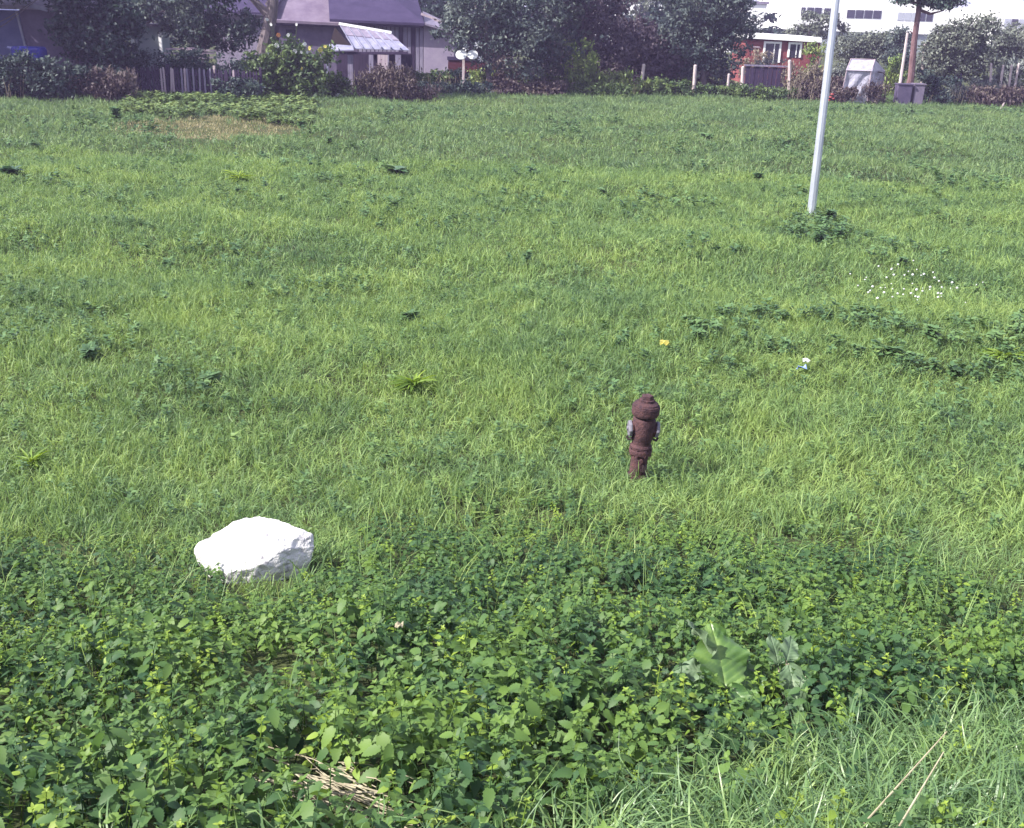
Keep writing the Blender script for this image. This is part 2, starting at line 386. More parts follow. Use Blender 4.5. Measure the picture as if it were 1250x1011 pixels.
def herb(name, tiers, h, l0, l1, m, seed, T=LT, TF=LF, nper=2, top=.6, el=(-.5, .15)):
    r = np.random.default_rng(seed); V = []; F = []; B = []; k = 0
    lean = r.uniform(-.12, .12, 2)
    def stem(a, b, rad, bvv):
        nonlocal k
        a = np.array(a); b = np.array(b); d = b-a; u = np.cross(d, [0.3, .9, .2]); u /= np.linalg.norm(u)+1e-9; w2 = np.cross(d, u); w2 /= np.linalg.norm(w2)+1e-9
        vs = [a+u*rad, a-u*rad*.5+w2*rad*.87, a-u*rad*.5-w2*rad*.87, b+u*rad*.6, b-u*rad*.3+w2*rad*.5, b-u*rad*.3-w2*rad*.5]
        V.append(np.array(vs)); F.append(np.array([(0, 1, 4), (0, 4, 3), (1, 2, 5), (1, 5, 4), (2, 0, 3), (2, 3, 5)])+k); B.append(np.full(6, bvv)); k += 6
    stem((0, 0, -.05), (lean[0]*h, lean[1]*h, h), .0035, .3)
    for i in range(tiers):
        t = (i+.6)/tiers; z = h*(.25+.75*t); c = (lean[0]*z, lean[1]*z, z)
        L = (l0+(l1-l0)*(1-abs(t-.55)*1.6))*(1 if i < tiers-1 else top)
        a0 = i*1.5708+r.uniform(-.3, .3)
        for j in range(nper):
            az = a0+j*2*math.pi/nper+r.uniform(-.25, .25); e = r.uniform(*el)+(.35 if i == tiers-1 else 0)
            pl = L*r.uniform(.25, .5)
            b = (c[0]+math.cos(az)*pl, c[1]+math.sin(az)*pl, c[2]+pl*.25)
            stem(c, b, .0015, .3)
            V.append(place(T, L*r.uniform(.8, 1.2), az, e, r.uniform(-.4, .4), b)); F.append(TF+k); B.append(np.full(len(T), r.uniform(0, 1)*.7+.3*(i/tiers))); k += len(T)
    if True:   # small folded top leaves
        c = (lean[0]*h, lean[1]*h, h)
        for j in range(4):
            az = j*1.57+r.uniform(0, 1); V.append(place(T, l0*.55, az, r.uniform(.2, .9), 0, c)); F.append(TF+k); B.append(np.full(len(T), 1.)); k += len(T)
    me = npmesh(name, np.concatenate(V), np.concatenate(F), np.concatenate(B)); me.materials.append(M[m])
    return me

def scatter(x0, x1, y0, y1, dens, margin=160):
    """jittered world points kept inside the widened view"""
    st = 1/math.sqrt(dens)
    gx, gy = np.meshgrid(np.arange(x0, x1, st), np.arange(y0, y1, st))
    x = gx.ravel()+RNG.uniform(-.5, .5, gx.size)*st*1.3; y = gy.ravel()+RNG.uniform(-.5, .5, gx.size)*st*1.3
    z = hz(x, y); px, py = proj(x, y, z)
    k = (px > -margin) & (px < 1250+margin) & (py < 1011+margin*1.8) & (y > .6)
    return x[k], y[k], z[k], px[k], py[k]
BND = ([-400, 0, 120, 240, 300, 400, 470, 560, 700, 900, 1050, 1150, 1300, 1600], [708, 695, 690, 710, 758, 722, 668, 652, 662, 655, 668, 708, 735, 740])
LOW = ([-400, 0, 300, 420, 560, 700, 850, 1000, 1250, 1600], [1200, 1160, 1090, 1085, 1090, 1052, 985, 925, 885, 850])
def nettle_mask(x, y, px, py):
    wob = (vn(x, y, .5, 5)-.5)*55
    b = np.interp(px, *BND)-22+(vn(x*3.1, y*3.1, .37, 6)-.5)*70; lo = np.interp(px, *LOW)
    return (py+wob > b), (py+wob*.6 > lo)
def in_straw(px, py):
    # openings in the nettles where dead stalks lie on the soil
    a = ((px-405)/84)**2+((py-978-(px-405)*.28)/34)**2 < 1
    return a
ROCK_C = G(311, 661, .27)
HYD = G(777, 586)
def clear(x, y, c, r): return (x-c.x)**2+(y-c.y)**2 > r*r

def rots(n, tilt, wind=0.0):
    r = np.zeros((n, 3)); r[:, 2] = RNG.uniform(0, 6.283, n); r[:, 0] = RNG.normal(0, tilt, n); r[:, 1] = RNG.normal(wind, tilt, n)
    return r
# --- field grass in three depth bands, blades finer near by
tA = [tuft('blades', 30, .13, .21, .0095, 'grass', 1.5, .8, 10+i) for i in range(7)]
tB = [tuft('blades', 32, .20, .21, .013, 'grass', 1.5, .8, 30+i) for i in range(6)]
tC = [tuft('blades', 30, .33, .19, .022, 'grass_far', .9, .7, 50+i, 2) for i in range(6)]
def worn(px, py, x, y):   # the dry, short patch near the picket fence
    return ((px-262)/115)**2+((py-158)/15)**2 < 1+.4*(vn(x, y, 1.2, 9)-.5)
def field_band(name, protos, y0, y1, dens, label, base):
    W = y1*.62+3
    x, y, z, px, py = scatter(-W, W, y0, y1, dens)
    net, low = nettle_mask(x, y, px, py)
    lim = 58+ (x*.30)                       # the field ends where the gardens begin
    k = (~net) & (y < lim+3) & clear(x, y, ROCK_C, .38) & clear(x, y, HYD, .10) & ~(worn(px, py, x, y) & (RNG.uniform(size=len(x)) < .93))
    x, y, z, px, py = [q[k] for q in (x, y, z, px, py)]
    hgt = base*(.48+.95*vn(x, y, .95, 21)**1.6+.25*vn(x, y, 3.7, 22)+.65*vn(x, y, .38, 23)**1.5)
    n = len(x); s = np.stack([RNG.uniform(.85, 1.25, n), RNG.uniform(.85, 1.25, n), hgt], 1)
    return instancer(name, protos, np.stack([x, y, z], 1), rots(n, .34, .10), s, RNG.integers(0, len(protos), n), label)
field_band('near_grass', tA, 5.5, 17, 62, 'bright green meadow grass around the hydrant and above the nettles', .95)
field_band('middle_grass', tB, 17, 31, 34, 'meadow grass across the middle of the field', 1.0)
field_band('far_grass', tC, 31, 74, 13, 'short meadow grass towards the garden fences', .95)

# --- dry patch
x, y, z, px, py = scatter(-30, 0, 35, 56, 14); k = worn(px, py, x, y)
x, y, z = x[k], y[k], z[k]; n = len(x)
instancer('dry_grass', [tuft('blades', 26, .3, .11, .02, 'dry_grass', .9, .8, 70+i, 2) for i in range(3)], np.stack([x, y, z], 1), rots(n, .2),
          np.ones((n, 3))*RNG.uniform(.7, 1.2, (n, 1)), RNG.integers(0, 3, n), 'dry yellowish grass in front of the picket fence')

# --- nettles on the bank
tN = [herb('nettle', 5+i % 3, .31+.025*(i % 4), .050, .080, 'nettle', 100+i, el=(-.75, .1)) for i in range(9)]
tN += [herb('weed', 4, .30, .03, .05, 'lime_leaf', 120+i, LT2, LF2, 3) for i in range(2)]
x, y, z, px, py = scatter(-9, 9, .8, 11.5, 105, 260)
net, low = nettle_mask(x, y, px, py)
u = RNG.uniform(size=len(x)); lime = vn(x, y, .55, 31) > .90
k = net & ((~low) | (u < .15)) & ~in_straw(px, py-25) & clear(x, y-.05*0, ROCK_C+Vector((0, .08, 0)), .30) & ((vn(x, y, .4, 33) > .17) | (u < .2))
x, y, z, px, py, lime = x[k], y[k], z[k], px[k], py[k], lime[k]; n = len(x)
idx = np.where(lime, RNG.integers(9, 11, n), RNG.integers(0, 9, n))
s = (.70+.5*vn(x, y, .6, 35)+RNG.uniform(-.12, .12, n))
bd = py-np.interp(px, *BND)
edge = np.interp(y, [0, 5.5, 8.5, 10], [1, .95, .7, .6])*np.interp(bd, [-40, 0, 60, 140], [.45, .55, .85, 1])
s3 = np.stack([s*edge**.4, s*edge**.4, s*edge], 1)
instancer('nettles', tN, np.stack([x, y, z], 1), rots(n, .2, .05), s3, idx, 'dense patch of green nettles covering the bank')
# grass stalks pushing through the nettle edge
x, y, z, px, py = scatter(-9, 9, 2.0, 10.0, 30, 200); net, low = nettle_mask(x, y, px, py)
k = net & ~low & ~in_straw(px, py) & clear(x, y, ROCK_C, .35) & (RNG.uniform(size=len(x)) < np.interp(y, [2, 5, 6.5, 9], [.03, .06, .35, .9]))
x, y, z = x[k], y[k], z[k]; n = len(x)
tS = [tuft('blades', 7, .07, .42, .007, 'grass', .8, .35, 140+i) for i in range(4)]
instancer('grass_among_nettles', tS, np.stack([x, y, z], 1), rots(n, .15, .1), np.ones((n, 3))*RNG.uniform(.8, 1.15, (n, 1)), RNG.integers(0, 4, n), 'grass stalks growing up through the nettles')
# long grass on the near part of the bank
x, y, z, px, py = scatter(-7, 7, .7, 5.5, 230, 260); net, low = nettle_mask(x, y, px, py)
k = low & net; x, y, z = x[k], y[k], z[k]; n = len(x)
tL = [tuft('blades', 12, .07, .40, .0092, 'long_grass', 1.25, .6, 160+i, 5) for i in range(8)]
instancer('long_grass', tL, np.stack([x, y, z], 1), rots(n, .2, .12), np.ones((n, 3))*RNG.uniform(.65, 1.1, (n, 1)), RNG.integers(0, 8, n), 'long pale arching grass on the near bank')

# --- dead stalks lying in the opening
mb = MB()
for i in range(150):
    px = random.gauss(408, 42); py = 972+(px-405)*.28+random.gauss(0, 14)
    c = G(px, py, .06); a = R(-28)+random.gauss(0, .22); L = random.uniform(.05, .2)
    d = Vector((math.cos(a), math.sin(a)*.95, random.uniform(-.12, .12)))*L/2
    zz = random.uniform(.05, .22); c.z += zz*.7
    mb.tube([c-d, c+Vector((0, 0, random.uniform(-.01, .01))), c+d], random.uniform(.0015, .0042), 4)
tag(mb.build('dead_stalks', 'straw'), 'pile of broken pale dry stalks lying in a gap in the nettles', kind='stuff')

# ------------------------------------------------------------------ violet veil, added to lift the far darks like lens glare
hm = bpy.data.materials.new('glare_veil'); hm.use_nodes = True; hn = hm.node_tree.nodes; hn.remove(hn['Principled BSDF'])
pv = hn.new('ShaderNodeVolumePrincipled'); pv.inputs['Color'].default_value = (.66, .55, .98, 1); pv.inputs['Density'].default_value = .0009; pv.inputs['Anisotropy'].default_value = .2
hm.node_tree.links.new(pv.outputs[0], hn['Material Output'].inputs['Volume'])
mb = MB(); mb.box((-260, -60, -1.2), (260, 400, 14)); hz_o = mb.build('glare_veil', hm); tag(hz_o, 'thin violet haze over the field', kind='stuff')

# ------------------------------------------------------------------ white rock
def rock():
    from mathutils import noise
    pts = [(-.45, -.02, -.06), (-.33, .09, .01), (-.20, .20, .085), (-.06, .27, .105), (.10, .24, .09), (.19, .21, .085), (.31, .15, .075), (.385, .15, .03), (.41, .11, -.04), (.385, .07, -.12), (.32, .0, -.20),
           (.285, .06, .06), (.215, -.05, .0), (.13, -.14, -.07), (.0, -.20, -.12), (-.14, -.24, -.14), (-.25, -.12, -.09), (-.37, -.06, -.08), (-.05, .02, .065), (.12, .05, .06),
           (.30, .20, -.40), (-.3, .22, -.40), (-.33, -.02, -.40), (-.12, -.20, -.40), (.28, .0, -.40), (.10, -.08, -.40)]
    bm = bmesh.new(); [bm.verts.new(p) for p in pts]
    h = bmesh.ops.convex_hull(bm, input=bm.verts); bmesh.ops.delete(bm, geom=[g for g in h['geom_interior'] if isinstance(g, bmesh.types.BMVert)], context='VERTS')
    for _ in range(4):
        bmesh.ops.triangulate(bm, faces=bm.faces); bmesh.ops.subdivide_edges(bm, edges=[e for e in bm.edges if e.calc_length() > .022], cuts=1, use_grid_fill=True)
    bmesh.ops.triangulate(bm, faces=bm.faces)
    for _ in range(2): bmesh.ops.smooth_vert(bm, verts=bm.verts, factor=.5, use_axis_x=True, use_axis_y=True, use_axis_z=True)
    bm.normal_update()
    for v in bm.verts:
        c = v.co; d = .020*noise.noise(c*5)+.013*noise.noise(c*13)+.006*noise.noise(c*34)
        k = abs(noise.noise(Vector((c.x*5+c.y*3, c.y*6, c.z*5))+Vector((4, 1, 2)))); d -= max(0, .05-k)*.28
        v.co = c+v.normal*d
    me = bpy.data.meshes.new('rock'); bm.to_mesh(me); bm.free()
    return link('rock', me, 'rock', smooth=True)
rk = rock(); tag(rk, 'large white angular rock lying at the edge of the nettles', 'rock')
rk.location = G(311, 661, .27); rk.location.z += .25; rk.rotation_euler = (R(-3), 0, R(-4)); rk.scale = (.98, .95, .9)

# ------------------------------------------------------------------ hydrant
h = empty('fire_hydrant', (HYD.x, HYD.y, HYD.z), 'rusty brown fire hydrant with two grey side caps standing in the grass', 'fire hydrant', rot=(R(1), R(2.6), R(4))); h.scale = (.95, .95, 1.0)
mb = MB(); mb.lathe([(.088, -.1), (.088, .02), (.105, .03), (.105, .06), (.086, .07), (.083, .22), (.090, .26), (.090, .28), (.112, .285), (.115, .31), (.115, .325), (.112, .33)], 28)
mb.build('lower_pipe', 'rust', h, smooth=True, bevel=0)
mb = MB(); mb.lathe([(.104, .334), (.108, .36), (.094, .385), (.098, .42), (.112, .46), (.117, .50), (.117, .60), (.113, .63), (.100, .645)], 28)
mb.build('barrel', 'rust', h, smooth=True)
mb = MB(); mb.lathe([(.094, .646), (.094, .665)], 24); mb.build('neck_groove', 'rust_dark', h)
mb = MB(); mb.lathe([(.108, .666), (.127, .672), (.136, .69), (.138, .70), (.138, .757), (.132, .760), (.132, .772), (.122, .776), (.118, .790), (.098, .803), (.078, .808), (.078, .817)], 32); mb.build('bonnet', 'rust', h, smooth=True)
mb = MB(); mb.lathe([(.076, .818), (.076, .828), (.066, .832)], 20); mb.build('nut_collar', 'rust', h, smooth=True)
mb = MB(); mb.lathe([(.062, .833), (.060, .862), (.054, .868)], 5); mb.build('operating_nut', 'rust', h, bevel=.004)
for sgn in (-1, 1):
    c = MB(); c.lathe([(.062, 0), (.062, .012), (.070, .012), (.070, .022)], 20)
    o = c.build('outlet', 'rust', h, smooth=False); o.location = (sgn*.095, -.01, .535); o.rotation_euler = (0, sgn*R(94), 0)
    c = MB(); c.lathe([(.074, .023), (.082, .028), (.082, .05), (.07, .058), (.022, .059), (.02, .072), (.001, .073)], 8)
    q = c.build('outlet_cap', 'alu', h, bevel=.003); q.location = (sgn*.095, -.01, .535); q.rotation_euler = (0, sgn*R(94), 0)
    c = MB(); c.tube([(sgn*.158, -.01, .455), (sgn*.140, -.02, .425), (sgn*.108, -.03, .44)], .013, 6); c.build('chain_lug', 'rust_dark', h)
for k in range(8):
    a = k*math.pi/4+.3; c = MB(); c.lathe([(.015, -.008), (.015, .066)], 6); q = c.build('bolt', 'rust', h); q.location = (.101*math.cos(a), .101*math.sin(a), .279)
c = MB(); c.box((-.022, -.03, 0), (.022, 0, .075)); q = c.build('drain_boss', 'rust_dark', h, bevel=.005); q.location = (.045, -.072, .12)
c = MB(); c.tube([(0, 0, 0), (.0, -.035, 0)], .018, 8); q = c.build('drain_plug', 'rust', h); q.location = (.0, -.080, .24)

# ------------------------------------------------------------------ metal pole
pb = G(990, 262); top = P(1021, -4, pb.y); ax = (top-pb)
mpo = empty('metal_pole', pb, 'tall shiny galvanised metal pole rising out of the grass beyond the hydrant', 'pole')
mb = MB(); d = ax.normalized(); mb.tube([-.3*d, 9.0*d], [.098, .066], 10); mb.build('shaft', 'galv', mpo)
mb = MB(); mb.lathe([(.135, -.05), (.135, .05), (.12, .06)], 10); mb.build('base_collar', 'galv', mpo)
mb = MB(); mb.tube([9.0*d, 9.0*d+Vector((0, 0, .12)), 9.25*d+Vector((-.5, -.1, .2))], [.05, .045, .035], 8); mb.build('arm', 'galv', mpo)

# ------------------------------------------------------------------ big leaved plant in the nettles
def bigleaf(L, Wd, nu=36, nv=16, curl=.3, wave=.03, fold=.05, seed=0, cup=0):
    r = random.Random(seed); ph = r.uniform(0, 6); V = []; F = []; B = []
    for i in range(nu+1):
        t = i/nu; wv = Wd*max(.02, math.sin(math.pi*min(1, t**.75*.97+.015))**.8)*(1+.05*math.sin(t*31+ph))
        for j in range(-nv//2, nv//2+1):
            s = j/(nv/2); u = ((t-abs(s)*.22)*8) % 1; ridge = max(0, 1-abs(u-.5)*5) if abs(s) > .05 else 1
            z = -curl*L*t*t + fold*wv*abs(s) + wave*abs(s)**1.5*math.sin(t*14+ph+s*2) - .018*ridge*(1-abs(s)*.6) + .012*math.sin(u*6.28)*abs(s)
            V.append((s*wv/2, t*L, z)); B.append(1.0 if j == 0 else (.25+.6*ridge*(1-abs(s)*.5)+.15*r.random()))
    nn = nv+1
    for i in range(nu):
        for j in range(nv):
            F.append((i*nn+j, i*nn+j+1, (i+1)*nn+j+1, (i+1)*nn+j))
    return np.array(V), np.array(F), np.array(B)
def leafobj(name, parent, m, L, Wd, az, el, roll, base, **k):
    V, F, B = bigleaf(1, Wd/L, **k); V = place(V, L, az, el, roll, base)
    return link(name, npmesh(name, V, F, B), m, parent, smooth=True)
bp = G(880, 880)
bl = empty('dock_plant', bp, 'big broad-leaved plant with one large ribbed leaf standing in the nettles', 'plant')
specs = [('big_leaf', .31, .27, R(100), R(52), .15, (-.0, -.02, .20), 'large upright ribbed green leaf', 0),
         ('grey_leaf', .22, .12, R(150), R(62), .9, (-.06, .08, .30), 'curled silvery leaf standing highest', 1),
         ('grey_leaf', .17, .11, R(190), R(20), -.5, (-.08, .02, .25), 'small folded silvery leaf', 2),
         ('big_leaf', .26, .17, R(40), R(10), .5, (.04, .0, .18), 'rounded leaf with a pale brown edge', 3),
         ('big_leaf', .22, .15, R(215), R(5), -.2, (-.03, -.03, .20), None, 4),
         ('big_leaf', .24, .14, R(-60), R(-5), .2, (.02, -.04, .22), None, 5),
         ('big_leaf', .20, .12, R(165), R(0), .3, (-.04, .0, .17), None, 6)]
for m_, L, Wd, az, el, ro, b, lab, sd in specs:
    o = leafobj('leaf', bl, m_, L, Wd, az, el, ro, b, seed=sd, curl=.22, wave=.09)
    if lab: o['label'] = lab
    mb = MB(); mb.tube([(0, 0, -.02), (b[0]*.6, b[1]*.6, b[2]*.6), b], [.006, .005, .004], 6); mb.build('stalk', 'stem', bl)
bp = G(962, 872)
bl = empty('withered_plant', bp, 'withered plant with hanging grey crinkled leaves beside the big-leaved plant', 'plant')
for m_, L, Wd, az, el, ro, b, sd in [('grey_leaf', .17, .09, R(95), R(55), .3, (-.05, .10, .20), 11), ('grey_leaf', .24, .13, R(-80), R(-35), .2, (-.02, .04, .26), 12),
                                 ('grey_leaf', .15, .10, R(60), R(35), .6, (-.02, .08, .25), 13), ('big_leaf', .18, .12, R(-25), R(15), -.6, (.06, .0, .22), 14), ('big_leaf', .16, .08, R(30), R(20), .5, (.0, -.02, .20), 15)]:
    leafobj('leaf', bl, m_, L, Wd, az, el, ro, b, seed=sd, curl=.35, wave=.07)
    mb = MB(); mb.tube([(0, 0, -.02), b], [.006, .004], 6); mb.build('stalk', 'straw', bl)
# dry stalks in the near grass
for (a, b, lab) in [((1100, 955), (1156, 893), 'long pale dry stalk leaning in the near grass'), ((1122, 968), (1152, 918), 'shorter dry stalk leaning beside the long pale one')]:
    g = G(*a, .35); mb = MB(); p0 = P(*a, g.y); p1 = P(*b, g.y+.08); mb.tube([p0-(p1-p0)*.8, p0, p1], [.0035, .003, .002], 6)
    tag(mb.build('dry_stalk', 'straw'), lab, 'stalk', 'dry stalks in the near grass')
# small stray leaves and litter
def bit(name, px, py, dz, m, size, lab, cat, seed, group=None):
    g = G(px, py, dz); r = random.Random(seed); mb = MB()
    pts = []
    for i in range(4):
        for j in range(4): pts.append(g+Vector(((i/3-.5)*size, (j/3-.5)*size*.8, dz+r.uniform(-.3, .3)*size)))
    mb.add(pts, [(i*4+j, i*4+j+1, (i+1)*4+j+1, (i+1)*4+j) for i in range(3) for j in range(3)])
    o = mb.build(name, m); md = o.modifiers.new('thick', 'SOLIDIFY'); md.thickness = .003
    return tag(o, lab, cat, group)
bit('yellow_leaf', 811, 418, .18, 'petal_yellow', .12, 'single yellow leaf in the grass behind the hydrant', 'leaf', 1)
bit('wrapper', 979, 449, .17, 'wrapper_blue', .11, 'crumpled blue and white wrapper caught in the grass', 'wrapper', 2)
bit('paper_scrap', 984, 440, .20, 'petal_white', .09, 'small white scrap of paper just above the blue wrapper', 'litter', 3)
bit('fallen_leaf', 487, 762, .36, 'straw', .04, 'pale dry leaf fallen on the nettles between rock and big-leaved plant', 'leaf', 4)

# ------------------------------------------------------------------ plants standing in the field
def rosette(n, L, h, m, seed, wr=.3):
    r = np.random.default_rng(seed); V = []; F = []; B = []; k = 0
    for i in range(n):
        az = r.uniform(0, 6.283); el = r.uniform(.0, .75); q = r.uniform(0, .25)*L
        b = (q*math.cos(az), q*math.sin(az), r.uniform(.35*h, h))
        T = LT2.copy(); T[:, 0] *= wr/.3
        v = place(T, L*r.uniform(.6, 1.1), az, el, r.uniform(-.5, .5), b); V.append(v); F.append(LF2+k); B.append(np.full(len(T), r.uniform())); k += len(T)
    me = npmesh('plant', np.concatenate(V), np.concatenate(F), np.concatenate(B)); me.materials.append(M[m]); return me
rs = {'dark': rosette(60, .30, .24, 'dock', 1), 'low': rosette(70, .12, .20, 'field_weed', 2), 'lime': rosette(50, .42, .2, 'lime_leaf', 3, .09), 'mid': rosette(80, .11, .24, 'field_weed', 4)}
fp = [(482, 216, 'dark', (1.5, 1.0, .9), 'dark broad-leaved dock clump in the far half of the field'),
      (862, 174, 'low', (2.6, 1.3, 1.4), 'low dark weed clump far out below the middle fence posts'),
      (1000, 300, 'low', (2.0, 1.0, .9), 'dark weeds growing at the foot of the metal pole'),
      (1012, 275, 'mid', (1.9, 1.2, 1.3), 'green weeds right behind the foot of the metal pole'),
      (142, 152, 'mid', (2.0, 1.5, 2.2), 'tall leafy weed beside the dry grass patch'),
      (14, 218, 'dark', (1.0, .9, .9), 'dark weed with pale sheen at the edge of the view'),
      (292, 222, 'lime', (1.0, .9, .8), 'yellow-green long-leaved weed in the far field'),
      (205, 327, 'low', (1.1, .8, .7), 'small dark weed above the left of the open grass'),
      (500, 397, 'low', (1.3, .9, .9), 'dark green weed tuft in the middle of the grass'),
      (402, 182, 'mid', (1.3, 1, 1.4), 'small leafy weed between dry grass and the dark dock'),
      (368, 160, 'low', (1.5, 1, 1.5), 'dark weed near the end of the dry patch'),
      (735, 240, 'low', (1.8, 1, .9), 'low weed in the far field level with the pole foot'),
      (690, 228, 'low', (1.0, 1, .7), 'small dark weed left of the low weed in the far field'),
      (505, 480, 'lime', (.7, .6, .75), 'bright yellow-green grass-like clump in mid field'),
      (850, 418, 'low', (1.2, .8, .8), 'dark weed just past the yellow leaf'),
      (1100, 328, 'mid', (1.4, .9, .8), 'leafy weed beside the white clover flowers'),
      (1135, 420, 'mid', (1.6, .9, 1.0), 'leafy weed below the white clover flowers'),
      (1085, 440, 'low', (1.7, .9, .9), 'dark weed between the wrapper and the leafy weed'),
      (1225, 440, 'lime', (.9, .7, .5), 'light green weed at the far side of the weedy strip'),
      (1165, 462, 'low', (1.3, .9, .7), 'dark low weed at the front of the weedy strip'),
      (110, 440, 'low', (1.8, .9, .8), 'dark weeds sunk in the grass above the rock'),
      (255, 470, 'low', (1.3, .9, .6), 'dark weed tuft between the rock and the sunk weeds'),
      (40, 575, 'lime', (.45, .4, .6), 'bright lime grass clump at the edge above the nettles'),
      (650, 188, 'low', (1.1, .9, 1.0), 'tiny brown-green weed in the far field below the trees'),
      (1120, 208, 'low', (1.8, .9, .8), 'dark weed far out beyond the pole foot'),
      (925, 222, 'mid', (1.6, 1, .9), 'green weed between the far clump and the metal pole')]
for px, py, kk, sc, lab in fp:
    o = bpy.data.objects.new('weed', rs[kk]); COL.objects.link(o); g = G(px, py); o.location = g; o.scale = sc; o.rotation_euler.z = random.uniform(0, 6)
    tag(o, lab, 'weed', 'weeds standing in the field')
# broad weeds growing through the right-hand strip and before the picket fence
def weedcover(name, x0, x1, y0, y1, dens, maskf, m, label, L=.12, h=.2, sc=(1, 1)):
    x, y, z, px, py = scatter(x0, x1, y0, y1, dens); k = maskf(px, py, x, y); x, y, z = x[k], y[k], z[k]; n = len(x)
    pr = [rosette(16, L, h, m, 200+i) for i in range(4)]
    r = rots(n, .15); instancer(name, pr, np.stack([x, y, z], 1), r, np.ones((n, 3))*RNG.uniform(*sc, (n, 1)), RNG.integers(0, 4, n), label)
weedcover('weed_strip', 0, 12, 12, 20, 22, lambda px, py, x, y: (abs(py-428-(px-1000)*.02+(vn(x, y, 1.2, 41)-.5)*70) < 24) & (px > 840) & (vn(x, y, .5, 42) > .35), 'field_weed', 'strip of broad-leaved weeds crossing the field by the wrapper', .085, .2, (.7, 1.3))
weedcover('leafy_weeds', -28, -4, 38, 62, 16, lambda px, py, x, y: (px > 150) & (px < 385) & (py > 118+(px-160)*.03) & (py < 138+(px > 290)*18*vn(x, y, 2, 43)+10*vn(x, y, .8, 44)), 'bush_light', 'light green leafy weeds in front of the picket fence', .17, .30, (.6, 1.2))
weedcover('scattered_weeds', -40, 40, 13, 60, 5, lambda px, py, x, y: (vn(x, y, 1.7, 46)*.7+vn(x, y, .6, 47)*.3 > .63) & (py > 135) & (py < 330), 'field_weed', 'scattered broad-leaved weeds among the meadow grass', .10, .25, (.7, 1.4))
M['low_herb'] = leafmat('low_herb', (.062, .122, .055), (.112, .195, .07), (.18, .27, .08), patch=2.6, small=.45, inst=.5)
weedcover('low_herbs', -14, 14, 8, 24, 16, lambda px, py, x, y: (vn(x, y, .9, 61) > .35) & (py < 690) & clear(x, y, HYD, .15) & clear(x, y, ROCK_C, .4), 'low_herb', 'low leafy herbs mixed through the near meadow grass', .05, .17, (.6, 1.3))
weedcover('far_herbs', -36, 36, 24, 56, 7, lambda px, py, x, y: (vn(x, y, 1.6, 62) > .42) & (py > 140) & ~worn(px, py, x, y), 'low_herb', 'low leafy herbs mixed through the distant grass', .075, .17, (.6, 1.3))
weedcover('pole_weeds', 4, 12, 18, 28, 20, lambda px, py, x, y: ((px-995)/48)**2+((py-284)/17)**2 < .6+.7*vn(x, y, .5, 71), 'field_weed', 'wide low clump of weeds around the foot of the metal pole', .09, .26, (.7, 1.4))
weedcover('mid_weeds', -12, 12, 11, 26, 14, lambda px, py, x, y: (vn(x, y, 1.3, 81)*.75+vn(x, y, .45, 82)*.25 > .70) & (py < 560), 'field_weed', 'small irregular patches of darker weeds in the middle grass', .07, .19, (.6, 1.2))
# clover flowers
fl = MB(); fl.lathe([(.008, 0), (.028, .012), (.030, .03), (.018, .045), (.004, .05)], 7)
fme = None
for i in range(58):
    px = min(max(random.gauss(1108, 34), 1035), 1215); py = 348+random.gauss(0, 11)
    if i < 4: px, py = [(1038, 334), (1088, 330), (1160, 355), (1200, 344)][i]
    g = G(px, py, .17)
    if fme is None: o = fl.build('clover_flower', 'petal_white'); fme = o.data
    else: o = bpy.data.objects.new('clover_flower', fme); COL.objects.link(o)
    o.location = g+Vector((0, 0, .17+random.uniform(-.02, .04))); s = random.uniform(.3, .75); o.scale = (s, s, s)
    tag(o, 'small white clover flower in the patch to the far side of the pole', 'flower', 'white clover flowers in the grass')

# ------------------------------------------------------------------ foliage crowns
def crown(name, blobs, n, leaf, m, parent=None, clump=.30, seed=0, hollow=.45, elong=1.0, loc=None):
    """blobs: list of (centre, (rx,ry,rz)); leaves in clumps through the volume"""
    r = np.random.default_rng(seed); vol = np.array([b[1][0]*b[1][1]*b[1][2] for b in blobs])**.75; vol = vol/vol.sum(); C = []
    nc = max(8, n//22)
    for (c, rd), f in zip(blobs, vol):
        k = max(4, int(nc*f)); d = r.normal(size=(k, 3)); d /= np.linalg.norm(d, axis=1)[:, None]
        q = (hollow**3+(1-hollow**3)*r.uniform(0, 1, k))**(1/3)*r.uniform(.82, 1.12, k)
        C.append(np.array(c)+d*q[:, None]*np.array(rd))
    C = np.concatenate(C); nl = max(1, n//len(C)); cs = r.uniform(.6, 1.3, len(C))*clump
    P0 = (C[:, None]+r.normal(size=(len(C), nl, 3))*cs[:, None, None]*.55*np.array([1, 1, .7*elong])).reshape(-1, 3)
    cb = np.repeat(r.uniform(0, 1, len(C)), nl)
    N = len(P0); a = r.normal(size=(N, 3)); a /= np.linalg.norm(a, axis=1)[:, None]; a[:, 2] *= elong
    b = np.cross(a, r.normal(size=(N, 3))); b /= np.linalg.norm(b, axis=1)[:, None]+1e-9
    sz = leaf*r.uniform(.6, 1.4, N)[:, None]
    c3 = np.cross(a, b)
    V = np.stack([P0-a*sz, P0+b*sz*.5+c3*sz*.15, P0+a*sz, P0-b*sz*.5+c3*sz*.15], 1).reshape(-1, 3)
    F = np.arange(4*N).reshape(N, 4)
    return link(name, npmesh(name, V, F, np.repeat(np.clip(cb+r.normal(0, .15, N), 0, 1), 4)), m, parent, loc=loc)
